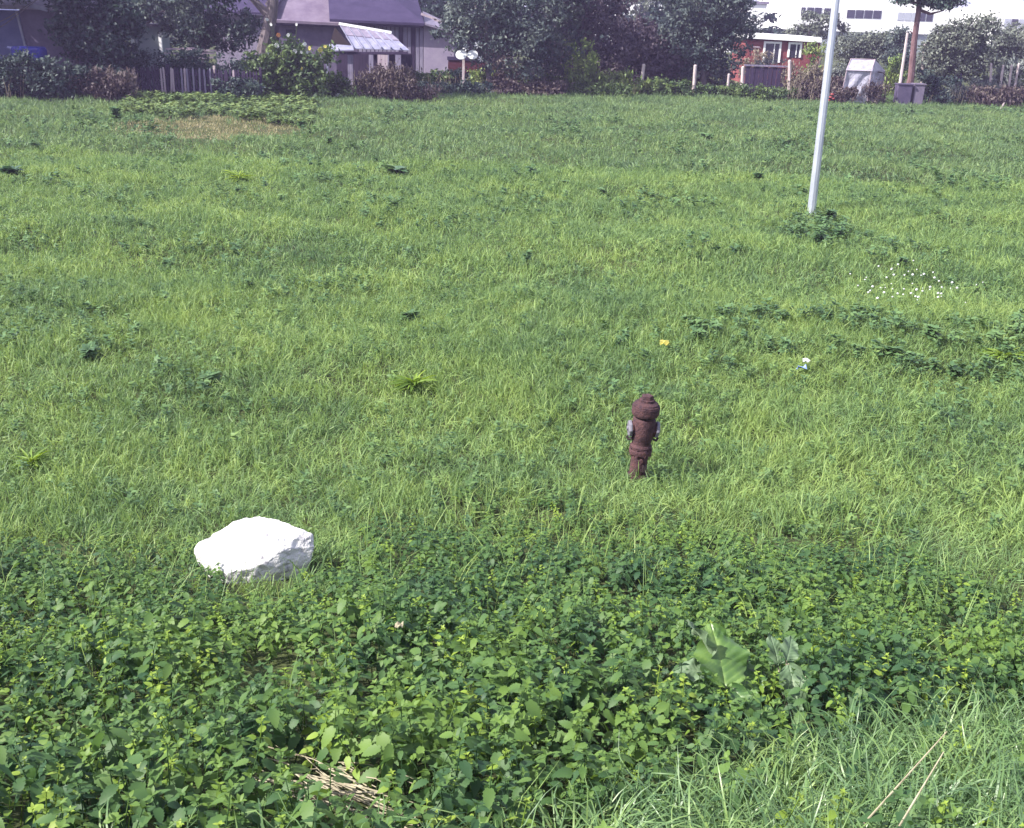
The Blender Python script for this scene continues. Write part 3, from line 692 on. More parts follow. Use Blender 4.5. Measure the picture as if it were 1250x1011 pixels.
def trunk(tree, segs, rad, m='bark', limbs=(), name='trunk'):
    mb = MB(); n = len(segs); mb.tube(segs, [rad*(1-.5*i/(n-1))*(1.25 if i == 0 else 1) for i in range(n)], 9); mb.build(name, m, tree, smooth=True)
    for li in limbs:
        q = MB(); k = len(li); q.tube(li, [rad*.55*(1-.75*i/(k-1)) for i in range(k)], 6); q.build('limb', m, tree, smooth=True)
def tree(px, pyb, Y, boxes, m, lab, n=7000, leaf=.10, rad=.14, bark='bark', name='tree', cat='tree', seed=1, tips=None, group='garden trees behind the field', clump=.34, hollow=.4, depth=.7, forks=4, lean=0):
    b = P(px, pyb, Y); base = Vector((b.x, Y, 0)); r = random.Random(seed)
    t = empty(name, base, lab, cat, group)
    blobs = []
    for (x0, y0, x1, y1) in boxes:
        A = P(x0, y0, Y); B = P(x1, y1, Y); c = (A+B)/2-base; rx = abs(B.x-A.x)/2; rz = abs(A.z-B.z)/2
        blobs.append((tuple(c+Vector((0, r.uniform(-.3, .3), 0))), (rx, max(rx*depth, .6), rz)))
    main = list(blobs)
    for c, rd in main:
        for _ in range(7):
            u = Vector((r.gauss(0, 1), r.gauss(0, .6), r.gauss(.3, 1))).normalized(); q = r.uniform(.14, .3)
            blobs.append(((c[0]+u.x*rd[0]*1.02, c[1]+u.y*rd[1], c[2]+u.z*rd[2]*1.02), (rd[0]*q, rd[1]*q, rd[2]*q*1.3)))
    blobs, main = main, blobs
    top = max(bb[0][2] for bb in blobs); low = min(bb[0][2]-bb[1][2] for bb in blobs); fz = max(.5, min(low+.5, 1.6))
    limbs = []
    for bb in blobs[:forks]+[blobs[i % len(blobs)] for i in range(max(0, forks-len(blobs)))]:
        c = Vector(bb[0])+Vector((r.uniform(-.5, .5)*bb[1][0], r.uniform(-.5, .5)*bb[1][1], r.uniform(0, .5)*bb[1][2]))
        s = Vector((lean*.4, 0, fz*r.uniform(.7, 1.1))); mid = (s+c)/2+Vector((r.uniform(-.2, .2), 0, -.15)); limbs.append([s, mid, c])
    cc = Vector(blobs[0][0])
    trunk(t, [Vector((0, 0, -.1)), Vector((lean*.3, 0, fz*.6)), Vector((cc.x*.5+lean*.3, 0, fz+(cc.z-fz)*.35)), cc], rad, bark, limbs)
    crown('crown', main, n, leaf, m, t, clump, seed, hollow)
    return t
def bush(px0, py0, px1, py1, Y, m, lab, n=2500, leaf=.08, name='bush', cat='bush', seed=1, group='bushes along the garden edge', hollow=.2, clump=.22, elong=1.0, dz=0):
    A = P(px0, py0, Y); B = P(px1, py1, Y); cx = (A.x+B.x)/2; rx = abs(B.x-A.x)/2; zt = (A.z+B.z)/2 if abs(A.z-B.z) < .05 else A.z
    zt = max(P((px0+px1)/2, py0, Y).z, .4); r = random.Random(seed); zb = dz
    k = max(2, int(rx*1.4)+1); blobs = []
    for i in range(k):
        f = (i+.5)/k*2-1; hh = (zt-zb)*r.uniform(.62, 1.1)
        blobs.append(((f*rx*.75, r.uniform(-.3, .3), hh*.48+zb), (rx/k*1.25+.15, min(rx, 1.0)*.8, hh*.52)))
    for c, rd in list(blobs):
        for _ in range(5):
            q = r.uniform(.12, .28); blobs.append(((c[0]+r.uniform(-1, 1)*rd[0], c[1]+r.uniform(-.6, .3)*rd[1], c[2]+rd[2]*r.uniform(.75, 1.2)), (rd[0]*q, rd[1]*q, rd[2]*q*1.6)))
    t = empty(name, (cx, Y, 0), lab, cat, group)
    st = MB()
    for i in range(5): a = r.uniform(-.5, .5)*rx; st.tube([(a*.4, 0, -.1), (a, r.uniform(-.2, .2), zt*.7)], [.02, .008], 5)
    st.build('stems', 'bark', t)
    crown('foliage', blobs, n, leaf, m, t, clump, seed, hollow, elong)
    return t

# --- background trees, far row first
crown('distant_trees', [((x_, 125+4*math.sin(x_), 2.6+.8*math.sin(x_*1.7)), (4.5, 3, 3.2)) for x_ in range(-110, 26, 5)], 16000, .42, 'tree_dark', None, 1.0, 77, .2)
tag(bpy.data.objects['distant_trees'], 'far dark wood seen between the garden trees', kind='stuff')
far = [(40, 78, (-40, -70, 130, 60)), (200, 74, (120, -80, 300, 50)), (585, 78, (500, -50, 640, 50)), (665, 80, (630, -60, 760, 60)), (850, 84, (800, -40, 905, 60)), (-80, 76, (-160, -60, -10, 60)), (330, 82, (280, -60, 420, 10)), (455, 84, (400, -40, 530, 12))]
ln = ['behind the corner of the bluish wall', 'behind the pale panel hut', 'behind the whirligig post', 'behind the reddish tree', 'behind the large violet tree', 'beyond the bluish wall at the very edge', 'behind the grey leaning trunk', 'behind the dark roofed house']
for i, ((px, Y, bx), q) in enumerate(zip(far, ln)):
    x0, y0, x1, y1 = bx; mx = (x0+x1)/2
    tree(px, 100, Y, [(x0, y0+20, mx+10, y1), (mx-10, y0, x1, y1), (x0+10, y0+10, x1-10, y1+30)], 'tree_dark', 'tall dark green tree '+q, n=4200, leaf=.22, rad=.2, seed=300+i, group='tall trees behind the gardens', clump=.6, hollow=.3)
# left garden
tree(-150, 90, 47, [(-290, -150, -30, 40), (-160, -120, -10, 10)], 'tree_dark', 'dark tree just outside the view shading the outbuilding', n=6000, leaf=.14, seed=330, rad=.2)  # unseen tree, added to throw shade on the outbuilding wall
tree(-75, 100, 49, [(-40, -60, 60, 2), (40, -50, 130, 12)], 'tree_dark', 'dark tree whose branches hang over the outbuilding roof', n=5000, leaf=.12, seed=331, rad=.05)
tree(95, 95, 49.2, [(66, 5, 125, 70), (95, 40, 160, 84), (110, -10, 170, 50)], 'tree_dark', 'low leafy tree in front of the outbuilding end', n=9500, leaf=.11, seed=332, rad=.08)
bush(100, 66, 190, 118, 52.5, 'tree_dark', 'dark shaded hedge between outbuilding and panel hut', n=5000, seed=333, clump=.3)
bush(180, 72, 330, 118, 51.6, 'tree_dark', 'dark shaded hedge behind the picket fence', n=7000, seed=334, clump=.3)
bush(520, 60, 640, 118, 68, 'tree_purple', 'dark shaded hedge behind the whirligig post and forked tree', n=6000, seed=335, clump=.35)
tree(120, 90, 54, [(45, -40, 130, 30), (90, -30, 175, 52), (150, -20, 260, 38), (75, 20, 150, 70)], 'tree_blue', 'spreading blue-green tree over the outbuilding wall', n=9000, leaf=.11, seed=2, rad=.16)
tree(250, 90, 57, [(190, -40, 300, 28), (230, 10, 318, 62), (205, 30, 260, 60)], 'tree_dark', 'dark tree between the pale panel hut and the grey trunk', n=7000, leaf=.11, seed=3, rad=.14)
t = empty('tree', Vector((P(322, 60, 52).x, 52, 0)), 'tree with thick leaning grey trunk beside the flowering bush', 'tree', 'garden trees behind the field')
b0 = P(322, 60, 52); bx = b0.x
trunk(t, [Vector((-.25, 0, -.1)), Vector((0, 0, P(322, 60, 52).z)), Vector((P(331, 20, 52).x-bx, 0, P(331, 20, 52).z)), Vector((P(336, -20, 52).x-bx, 0, P(336, -20, 52).z)), Vector((P(332, -90, 52).x-bx, 0, P(332, -90, 52).z))], .36, 'bark',
      [[Vector((.3, 0, 3.9)), Vector((1.0, 0, 5.0)), Vector((2, 0, 6.0))], [Vector((.2, 0, 3.6)), Vector((-.8, 0, 4.6)), Vector((-2.2, 0, 5.2))]])
crown('crown', [((-2.0, 0, 5.6), (1.8, 1.5, 1.0)), ((1.0, 0, 6.8), (2.6, 1.8, 1.4)), ((-.6, .2, 4.6), (.6, .6, .5))], 5000, .10, 'tree_dark', t, .35, 5)
# right part trees
tree(597, 118, 58, [(545, -40, 640, 40), (560, 20, 625, 62), (600, -20, 690, 55), (585, 30, 665, 96), (530, 20, 575, 60)], 'tree_blue', 'forked apple tree behind the whirligig post', n=11000, leaf=.10, seed=6, rad=.17, lean=-.1)
tree(650, 118, 60, [(640, 20, 715, 92), (650, -40, 720, 30)], 'tree_blue', 'blue-green apple tree between forked tree and reddish tree', n=7000, leaf=.10, seed=7, rad=.13)
tree(725, 118, 61, [(670, -30, 765, 45), (690, 20, 775, 75)], 'tree_purple', 'reddish purple leaved tree in the middle of the row', n=8000, leaf=.10, seed=8, rad=.14)
tree(800, 110, 64, [(752, 45, 835, 100), (750, 25, 800, 60)], 'tree_purple', 'low dark tree below the gap of open sky', n=6000, leaf=.12, seed=9, rad=.12)
tree(858, 112, 64, [(808, -40, 900, 45), (800, 20, 880, 95), (850, 20, 912, 98), (880, -10, 918, 50)], 'tree_blue', 'large grey-violet tree nearest the red building', n=13000, leaf=.11, seed=10, rad=.2)
tree(780, 60, 90, [(750, -20, 812, 30)], 'tree_grey', 'thin leaved tree with sky showing through its top', n=900, leaf=.16, seed=11, rad=.08, hollow=.1)
tree(925, 60, 84, [(905, 20, 928, 40), (912, 38, 932, 50), (900, 28, 915, 60)], 'tree_grey', 'small tree top above the roof of the red building', n=900, leaf=.12, seed=12, rad=.08, clump=.3)
tree(1003, 60, 88, [(968, 30, 1005, 48), (978, 14, 1020, 40), (960, 36, 985, 48), (1005, 25, 1030, 60)], 'tree_grey', 'rounded tree behind the red building hiding factory windows', n=3000, leaf=.12, seed=13, rad=.1, clump=.3)
tree(1040, 90, 76, [(1018, 45, 1050, 85), (1040, 36, 1078, 80), (1060, 42, 1085, 80)], 'tree_grey', 'grey-green shrub tree behind the film greenhouse', n=6500, leaf=.09, seed=14, rad=.08, elong=1.3) if False else tree(1040, 90, 76, [(1018, 45, 1050, 85), (1040, 36, 1078, 80), (1060, 42, 1085, 80)], 'tree_grey', 'grey-green shrub tree behind the film greenhouse', n=6500, leaf=.09, seed=14, rad=.08)
tree(1096, 95, 72, [(1086, 38, 1112, 65), (1082, 60, 1108, 95)], 'tree_blue', 'narrow dark shrub tree on the greenhouse side of the pine', n=3500, leaf=.09, seed=15, rad=.06)
tree(1165, 118, 66, [(1140, 30, 1190, 75), (1118, 55, 1165, 105), (1165, 18, 1212, 62), (1160, 55, 1208, 100), (1132, 42, 1160, 75)], 'tree_grey', 'large bushy willow between the pine and the wire posts', n=15000, leaf=.09, seed=16, rad=.12, hollow=.3)
tree(1222, 110, 74, [(1198, 38, 1235, 80), (1215, 30, 1262, 78), (1205, 60, 1290, 92)], 'tree_grey', 'pale bushy willow behind the wire posts', n=9000, leaf=.10, seed=17, rad=.1)
tree(1290, 110, 76, [(1262, 10, 1350, 90)], 'tree_grey', 'bushy willow at the far end of the row', n=5000, leaf=.12, seed=18, rad=.1)

# pine
py_ = 62; b = P(1112, 100, py_)
pt = empty('pine_tree', (b.x, py_, 0), 'tall pine with bare reddish trunk and dark spreading top', 'pine tree')
rel = lambda px, py: Vector((P(px, py, py_).x-b.x, 0, P(px, py, py_).z))
trunk(pt, [Vector((-.15, 0, -.1)), rel(1112, 95), rel(1116, 50), rel(1121, 15), rel(1124, -25), rel(1128, -60)], .20, 'bark_red',
      [[rel(1121, 12), rel(1136, 17), rel(1152, 13)], [rel(1123, 0), rel(1150, 6), rel(1172, 0)], [rel(1122, 5), rel(1108, 2), rel(1094, 3)], [rel(1124, -20), rel(1150, -30), rel(1166, -40)]])
for nm, px in (('stub', 1108),):
    q = MB(); q.tube([rel(1117, 44), rel(1111, 38)], [.05, .03], 6); q.build('stub', 'bark_red', pt)
crown('crown', [(tuple(rel(px, py)), (rx, .8, rz)) for px, py, rx, rz in ((1100, 0, .45, .22), (1112, -6, .5, .3), (1135, 2, .7, .3), (1152, 5, .7, .35), (1168, 0, .55, .35), (1150, -12, 1.2, .5), (1120, -22, 1.1, .6), (1142, -40, 1.3, .7))], 9000, .09, 'pine_needles', pt, .22, 21, .1)

# ------------------------------------------------------------------ buildings, left
def quadwall(mb, a, b, thick=.2): pass
def X(px, py, Y): return P(px, py, Y).x
def Z(px, py, Y): return P(px, py, Y).z
# outbuilding with bluish side
Y0 = 50; xl, xc, xr = X(-60, 40, Y0), X(27, 40, Y0), X(112, 40, Y0); ze = Z(60, 12, Y0)
ob = empty('outbuilding', (xc, Y0, 0), 'violet grey outbuilding with a pale corner strip and light roof edge', 'outbuilding')
def rb(root, name, m, a, b, **k):
    mb = MB(); o = Vector(root.location); mb.box(Vector(a)-o, Vector(b)-o); return mb.build(name, m, root, **k)
rb(ob, 'wall', 'wall_violet', (xc, Y0, -.1), (xr, Y0+4, ze))
q = rb(ob, 'side_wall', 'wall_blue', (xl, Y0+.3, -.1), (xc-.01, Y0+4, ze-.1)); q['label'] = 'bluish wall section'
mb = MB(); p = Vector(ob.location); mb.beam(P(20, 14, Y0-.06)-p, P(33, 64, Y0-.06)-p, .09); q = mb.build('corner_strip', 'sheet', ob)
mb = MB(); mb.prism([Vector((xl-.3, Y0-.35, ze))-p, Vector((xr+.2, Y0-.35, ze-.02))-p, Vector((xr+.2, Y0+2, ze+1.0))-p, Vector((xl-.3, Y0+2, ze+1.0))-p], (0, 0, .14)); mb.build('roof', 'sheet_dull', ob)
mb = MB(); mb.beam(P(19, 2, Y0-.45)-p, P(58, 12, Y0-.45)-p, .1, .16); mb.build('roof_edge', 'sheet', ob)
mb = MB(); mb.box((-.62, -.4, 0), (.62, .4, .72)); bt = mb.build('tarpaulin_heap', 'blue_tarp', bevel=.12); c = P(37, 76, 47.5); bt.location = (c.x, 47.5, c.z-.1)
c0 = bt.location; tag(bt, 'dark blue covered heap below the outbuilding corner strip', 'covered heap')
mb = MB(); mb.box((-.75, -.45, -c0.z), (.75, .45, -.003)); q = mb.build('stand', 'board_dark', bt)
# pale panel hut
Y1 = 54; xa, xb = X(163, 60, Y1), X(197, 60, Y1)
ph = empty('panel_hut', (xa, Y1, 0), 'small pale grey-green panel hut with two white corner posts', 'hut')
rb(ph, 'panel', 'grey_wall', (xa+.1, Y1+.1, 0), (xb-.08, Y1+1.6, Z(180, 32, Y1)))
for k, (a, b2) in enumerate((((161, 45), (170, 108)), ((195, 40), (198, 75)))):
    mb = MB(); p = Vector(ph.location); mb.beam(P(*a, Y1)-p, P(*b2, Y1)-p, .13); mb.build('corner_post', 'white', ph)
mb = MB(); mb.box((-.1, -.15, Z(180, 32, Y1)+.002), (xb-xa+.1, 1.7, Z(180, 32, Y1)+.1)); mb.build('roof', 'sheet_dull', ph)
# pale shed behind
Y2 = 66; xa, xb = X(262, 30, Y2), X(330, 30, Y2)
sh = empty('garden_shed', (xa, Y2, 0), 'shed with pale wall and violet roof half hidden behind the dark tree', 'shed')
rb(sh, 'wall', 'sheet_dull', (xa, Y2, 0), (xb, Y2+3, Z(290, 18, Y2)))
mb = MB(); zz = Z(290, 17, Y2); mb.prism([(-.4, -.5, zz), (xb-xa+.4, -.5, zz), (xb-xa+.4, 2, zz+1.2), (-.4, 2, zz+1.2)], (0, 0, .12)); mb.build('roof', 'roof_dark', sh)
# stacked boards
for i, (x0, y0, x1, y1) in enumerate([(202, 60, 240, 59), (218, 61, 264, 62), (200, 65, 236, 66), (222, 66, 262, 65), (204, 70, 244, 71), (225, 72, 268, 70), (206, 75, 250, 76)]):
    mb = MB(); c = P((x0+x1)/2, (y0+y1)/2, 53); mb.beam(P(x0, y0, 52.8)-c, P(x1, y1, 53.2)-c, .35, .07); o = mb.build('stacked_board', 'board_light', loc=c)
    tag(o, 'pale board in the pile behind the picket fence', 'board', 'boards piled behind the picket fence')
mb = MB(); c = P(232, 78, 53.1); mb.box((X(203, 78, 53.1)-c.x, -.3, -c.z), (X(262, 78, 53.1)-c.x, .5, -.03)); tag(mb.build('board_rack', 'board_dark', loc=c), 'dark rack carrying the pile of pale boards', 'rack')
# picket fence
YF = 50.0; x0, x1 = X(150, 115, YF), X(318, 117, YF); zt = Z(230, 83, YF)
pf = empty('picket_fence', (x0, YF, 0), 'dark wooden picket fence with a few pale pickets', 'fence')
for zz in (.35, zt-.3):
    mb = MB(); mb.box((0, .03, zz), (x1-x0, .08, zz+.09)); mb.build('rail', 'board_dark', pf)
n = int((x1-x0)/.125); pal = {}
for i in range(n):
    px = 150+(318-150)*i/n; xx = (x1-x0)*i/n; hgt = zt+random.uniform(-.08, .05)
    mt = 'board_light' if (192 < px < 217 and i % 3 != 1) or i % 17 == 5 else ('board' if (217 <= px < 262 and i % 2) else 'board_dark')  # pale boards along one stretch stand in for sunlit slats
    if mt not in pal:
        mb = MB(); mb.prism([(-.04, -.012, 0), (.04, -.012, 0), (.04, -.012, zt-.06), (0, -.012, zt), (-.04, -.012, zt-.06)], (0, .024, 0)); o = mb.build('picket', mt, pf); pal[mt] = o.data
    else: o = bpy.data.objects.new('picket', pal[mt]); COL.objects.link(o); o.parent = pf
    o.location = (xx, 0, .02+random.uniform(-.06, .03)); o.rotation_euler.y = random.gauss(0, .02)
for i, px in enumerate((150, 206, 262, 318)):
    mb = MB(); xx = X(px, 110, YF)-x0; mb.box((xx-.05, .085, -.2), (xx+.05, .185, zt+.12)); mb.build('post', 'post_wood' if i == 2 else 'board_dark', pf)

# house with pale roof (left) and dark roof (right)
YH = 66
def roofslab(root, name, m, pts, th=.12):
    mb = MB(); o = Vector(root.location); mb.prism([Vector(p)-o for p in pts], (0, 0, th)); return mb.build(name, m, root)
xa, xb, ze = X(340, 28, YH), X(436, 28, YH), Z(390, 28, YH)
h1 = empty('cottage', (xa, YH, 0), 'low cottage with weathered pale violet roof', 'cottage')
rb(h1, 'wall', 'wall_violet', (xa, YH, 0), (xb, YH+6, ze))
roofslab(h1, 'roof', 'roof_grey', [(xa-.4, YH-.5, ze-.05), (xb+.1, YH-.5, ze-.12), (xb-2.0, YH+3.5, ze+1.9), (xa-.4, YH+3.5, ze+1.9)], .14)
rb(h1, 'fascia', 'board_dark', (xa-.3, YH-.42, ze-.2), (xb-.1, YH-.3, ze-.09))
rb(h1, 'window', 'glass', (X(349, 35, YH), YH-.03, Z(349, 41, YH)), (X(361, 35, YH), YH-.004, Z(349, 36, YH)))
xa, xb, ze = X(437, 30, YH-1), X(517, 30, YH-1), Z(478, 29, YH-1); yh = YH-1
h2 = empty('house', (xa, yh, 0), 'house with dark violet roof, vertical board wall and pale rendered end', 'house')
rb(h2, 'wall', 'board_dark', (xa, yh+.05, 0), (xb, yh+6, ze))
nb = 16
for i in range(nb):
    w_ = (xb-xa)/nb; dark = i in (10, 13)
    o = rb(h2, 'board', 'board_dark' if dark else 'board', (xa+i*w_+.02, yh-.01-.02*(i % 2), 0), (xa+(i+1)*w_-.02, yh+.045, ze-.05))
xr = X(562, 50, yh)
mb = MB(); mb.prism([Vector((xb+.01, yh-.02, 0)), Vector((xr-.35, yh-.02, 0)), Vector((xr-.35, yh-.02, Z(556, 41, yh))), Vector((xb+.01, yh-.02, Z(517, 31, yh)))], (0, 5, 0))
for i in range(len(mb.v)): mb.v[i] = tuple(Vector(mb.v[i])-h2.location)
mb.build('end_wall', 'render', h2)  # pale render, its colour lightened for the sun falling on this end
roofslab(h2, 'roof', 'roof_dark', [(xa-1.5, yh-.5, ze), (xb+.1, yh-.5, ze-.05), (xb-.6, yh+3, ze+1.15), (X(468, -6, yh+3), yh+3, Z(468, -10, yh+3)), (X(400, -12, yh+3), yh+3, Z(400, -16, yh+3))], .14)
roofslab(h2, 'lean_to_roof', 'sheet_dull', [(xb+.12, yh-.5, ze-.0), (xr, yh-.5, Z(565, 43, yh)), (xr, yh+4, Z(565, 41, yh)), (xb-.4, yh+4, ze+.6)], .1)
rb(h2, 'fascia', 'board_dark', (xa-.5, yh-.42, ze-.16), (xb, yh-.3, ze-.045))
for (a, b2) in (((514, 17), (533, 24)), ((530, 24), (556, 32)), ((545, 30), (566, 38))):
    mb = MB(); p = Vector(h2.location); mb.beam(P(*a, yh-.6)-p, P(*b2, yh-.6)-p, .2, .12); mb.build('verge_board', 'board_light', h2)
# red garden wall behind flowers
xa, xb = X(547, 78, 63), X(592, 78, 63)
rw = empty('garden_bench_wall', (xa, 63, 0), 'low dark red wall behind the whirligig post', 'wall'); rw.name = 'garden_wall'
rb(rw, 'wall_body', 'rust_red', (xa, 63, 0), (xb, 63.2, Z(570, 74, 63)))
rb(rw, 'coping', 'roof_dark', (xa-.05, 62.95, Z(570, 74, 63)+.002), (xb+.05, 63.25, Z(570, 70, 63)))

# porch / aviary with sheet roof
YP = 57
po = empty('open_shed', (X(425, 100, YP), YP, 0), 'open fronted shed with pale sheet roof, dark gable and grey posts', 'shed')
p = Vector(po.location)
E = [P(400, 62, YP), P(432, 60, YP), P(499, 62, YP)]
Rg = [P(414, 32, YP+1.6), P(478, 43, YP+1.6)]
n = 6
for i in range(n):
    a0, a1 = i/n, (i+1)/n
    l0 = P(431, 60, YP).lerp(P(500, 62, YP), a0+.008); l1 = P(431, 60, YP).lerp(P(500, 62, YP), a1-.008)
    u0 = Rg[0].lerp(Rg[1], a0+.008); u1 = Rg[0].lerp(Rg[1], a1-.008)
    m1 = l0.lerp(u0, .55); m2 = l1.lerp(u1, .55)
    mb = MB(); mb.prism([l0-p, l1-p, m2-p, m1-p], (0, 0, .04)); mb.build('roof_sheet', 'sheet', po)
    mb = MB(); up = Vector((0, 0, .045)); mb.prism([m1-p+up, m2-p+up, u1-p+up, u0-p+up], (0, 0, .04)); mb.build('roof_sheet', 'sheet_dull', po)
    mb = MB(); v = Vector((0, -.05, .1)); mb.beam(l0+v-p, u0+v-p, .06 if i > 2 else .03); mb.build('batten', 'sheet', po)
mb = MB(); mb.beam(Rg[0]-p+Vector((0, 0, .12)), Rg[1]-p+Vector((0, 0, .12)), .22, .12); mb.build('ridge_board', 'white', po)
mb = MB(); mb.prism([P(402, 57, YP+.1)-p, P(431, 59, YP+.1)-p, Rg[0]-p+Vector((0, -1.4, -.03))], (0, .08, 0)); mb.build('gable', 'rust_dark', po)
mb = MB(); mb.prism([P(399, 63, YP-.3)-p, P(432, 62, YP-.3)-p, P(430, 57, YP)-p, P(402, 55, YP)-p], (0, 0, .05)); mb.build('pent_roof', 'sheet', po)
mb = MB(); mb.beam(P(399, 65, YP)-p, P(498, 65, YP)-p, .1, .12); mb.build('eave_beam', 'board_dark', po)
for px, wd, mt in ((399, .12, 'sheet'), (427.5, .26, 'board'), (453, .22, 'board'), (467, .5, 'board_light'), (474, .06, 'board'), (486, .28, 'board')):
    a = P(px, 67, YP); mb = MB(); mb.box((a.x-p.x-wd/2, -.05, -.1 if wd < .4 else .1), (a.x-p.x+wd/2, .06, a.z)); mb.build('post', mt, po)
a, b2 = X(402, 80, YP), X(498, 80, YP)
rb(po, 'back_wall', 'board_dark', (a, YP+2.2, 0), (b2, YP+2.3, Z(450, 66, YP)))  # dark board colour stands in for the shade inside the shed
rb(po, 'lower_panel', 'board_dark', (X(432, 80, YP), YP+.1, 0), (X(498, 80, YP), YP+.15, .75))
# white pail
mb = MB(); mb.lathe([(.13, 0), (.16, .3)], 12); g = P(412, 118, 53.6); tag(mb.build('bucket', 'white', loc=(g.x, 53.6, g.z-.15)), 'small white bucket at the foot of the flowering bush', 'bucket')
mb = MB(); mb.box((-.2, -.2, -bpy.data.objects['bucket'].location.z), (.2, .2, -.003)); q = mb.build('block', 'board_dark', bpy.data.objects['bucket'])

# flowering bush
fb = bush(298, 46, 404, 122, 51.5, 'bush_green', 'tall flowering bush with white and yellow blooms beside the open shed', n=12000, leaf=.10, seed=31, name='flowering_bush', group=None, hollow=.15, clump=.3)
fb.pop('group', None) if 'group' in fb else None
fr = Vector(fb.location)
heads = [(326, 24, 'w', 5), (331, 30, 'w', 5), (338, 56, 'w', 6), (345, 58, 'w', 5), (328, 66, 'w', 5), (345, 66, 'w', 6), (346, 70, 'w', 5), (372, 54, 'w', 5), (378, 59, 'y', 6), (360, 63, 'w', 6), (368, 64, 'w', 4), (391, 61, 'y', 7), (397, 57, 'y', 4), (352, 43, 'w', 5), (340, 43, 'o', 6), (375, 64, 'w', 4), (344, 78, 'w', 3), (368, 84, 'y', 4), (358, 115, 'y', 4), (342, 114, 'y', 4), (385, 74, 'y', 4), (362, 30, 'w', 4)]
me_ = {}
for px, py, c, sz in heads:
    c3 = P(px, py, 50.9)-fr; key = c
    if key not in me_:
        mb = MB()
        for k in range(9):
            a = k*2*math.pi/9; dx, dz = math.cos(a), math.sin(a); w2 = Vector((-dz, 0, dx))*.17
            mb.add([Vector((dx*.15, .05, dz*.15))-w2*.5, Vector((dx*.6, -.12, dz*.6))-w2, Vector((dx, 0, dz)), Vector((dx*.6, -.12, dz*.6))+w2, Vector((dx*.15, .05, dz*.15))+w2*.5], [(0, 1, 2, 3, 4)])
        mb.lathe([(.2, -.08), (.14, .05)], 7)
        o = mb.build('flower', {'w': 'petal_white', 'y': 'petal_yellow', 'o': 'petal_orange'}[c], fb); me_[key] = o.data
    else: o = bpy.data.objects.new('flower', me_[key]); COL.objects.link(o); o.parent = fb
    s = sz*.52*51/1340; o.location = c3; o.scale = (s, s, s*random.uniform(.8, 1.3)); o.rotation_euler = (random.uniform(-.5, .2), random.uniform(0, 3), random.uniform(-.5, .5))
    if c == 'o': o['label'] = 'orange bloom'
    mb = MB(); mb.tube([c3+Vector((0, .08, 0)), c3*.6+Vector((0, .3, .2)), Vector((c3.x*.4, .3, .3))], [.012, .015, .018], 5); mb.build('flower_stem', 'stem', fb)

# whirligig post
b = P(565, 122, 57.5); wp = empty('whirligig_post', (b.x, 57.5, 0), 'thin wooden post carrying white garden windmills and discs', 'garden ornament')
p = Vector(wp.location); mb = MB(); mb.beam((0, 0, -.1), P(566, 66, 57.5)-p, .12); mb.build('post', 'post_wood', wp)
mb = MB(); mb.tube([P(562, 66, 57.5)-p, P(587, 73, 57.5)-p], .03, 6); mb.build('arm', 'post_wood', wp)
for px, py, r_, t_ in ((567, 49, .16, 0), (569, 58, .15, 0), (563, 67, .28, 1), (577, 67, .27, 1), (583, 55, .15, 0), (587, 72, .13, 0)):
    c = P(px, py, 57.2)-p
    mb = MB()
    if t_:
        mb.lathe([(r_*.4, -.06), (r_, 0), (r_*.97, .03), (r_*.3, .07)], 14); o = mb.build('disc', 'petal_white', wp); o.rotation_euler = (R(55), 0, 0); o.location = c
    else:
        for k in range(6):
            a = k*math.pi/3+.2; dx, dz = math.cos(a), math.sin(a); mb.add([(0, 0, 0), ((dx*.9-dz*.35)*r_, -.06, (dz*.9+dx*.35)*r_), (dx*1.3*r_, 0, dz*1.3*r_), ((dx*.8+dz*.2)*r_, .03, (dz*.8-dx*.2)*r_)], [(0, 1, 2, 3)])
        mb.lathe([(.02, -.02), (.02, .02)], 6)
        o = mb.build('windmill', 'petal_white', wp); o.location = c
        q = MB(); q.tube([c+Vector((0, .03, 0)), Vector((c.x*.7, .05, P(570, 69, 57.2).z))], .012, 5); q.build('rod', 'wire', wp)

# ------------------------------------------------------------------ garden edge plants
def bs(*a, **k): return bush(*a, **k)
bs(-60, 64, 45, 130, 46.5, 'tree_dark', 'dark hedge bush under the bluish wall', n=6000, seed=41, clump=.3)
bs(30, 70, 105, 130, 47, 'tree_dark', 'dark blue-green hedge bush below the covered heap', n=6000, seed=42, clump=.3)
bs(85, 74, 150, 130, 47.5, 'tree_dark', 'leafy green bush between dark hedge and dry stalks', n=4000, seed=43)
bs(95, 92, 165, 132, 47, 'weed_brown', 'brown withered weeds at the end of the picket fence', n=3000, seed=44, elong=1.6)
bs(268, 92, 312, 120, 49, 'tree_dark', 'dark bush over the end of the picket fence', n=3000, seed=45)
bs(395, 96, 425, 122, 53.6, 'bush_green', 'small green bush behind the white bucket', n=1500, seed=46)
bs(432, 84, 512, 134, 52.5, 'weed_brown', 'reddish brown twiggy bush in front of the open shed', n=5500, leaf=.06, seed=47, elong=1.8)
bs(470, 108, 535, 134, 53.0, 'weed_brown', 'low brown withered weeds spilling onto the field', n=2500, leaf=.06, seed=48, elong=1.6)
bs(500, 82, 550, 120, 58.5, 'bush_green', 'dark leafy bush under the pale house wall', n=3500, seed=49)
bs(538, 88, 566, 122, 59, 'tree_dark', 'dark rounded bush behind the whirligig post', n=2200, seed=50)
bs(570, 82, 600, 122, 60.5, 'weed_bright', 'yellowish bush between the whirligig post and forked trunk', n=2400, seed=51)
bs(604, 80, 640, 122, 61, 'weed_brown', 'brown and yellow bush under the forked apple tree', n=2400, seed=52)
bs(508, 104, 600, 128, 56.6, 'tree_dark', 'low dark green border plants at the whirligig post foot', n=3500, seed=53)
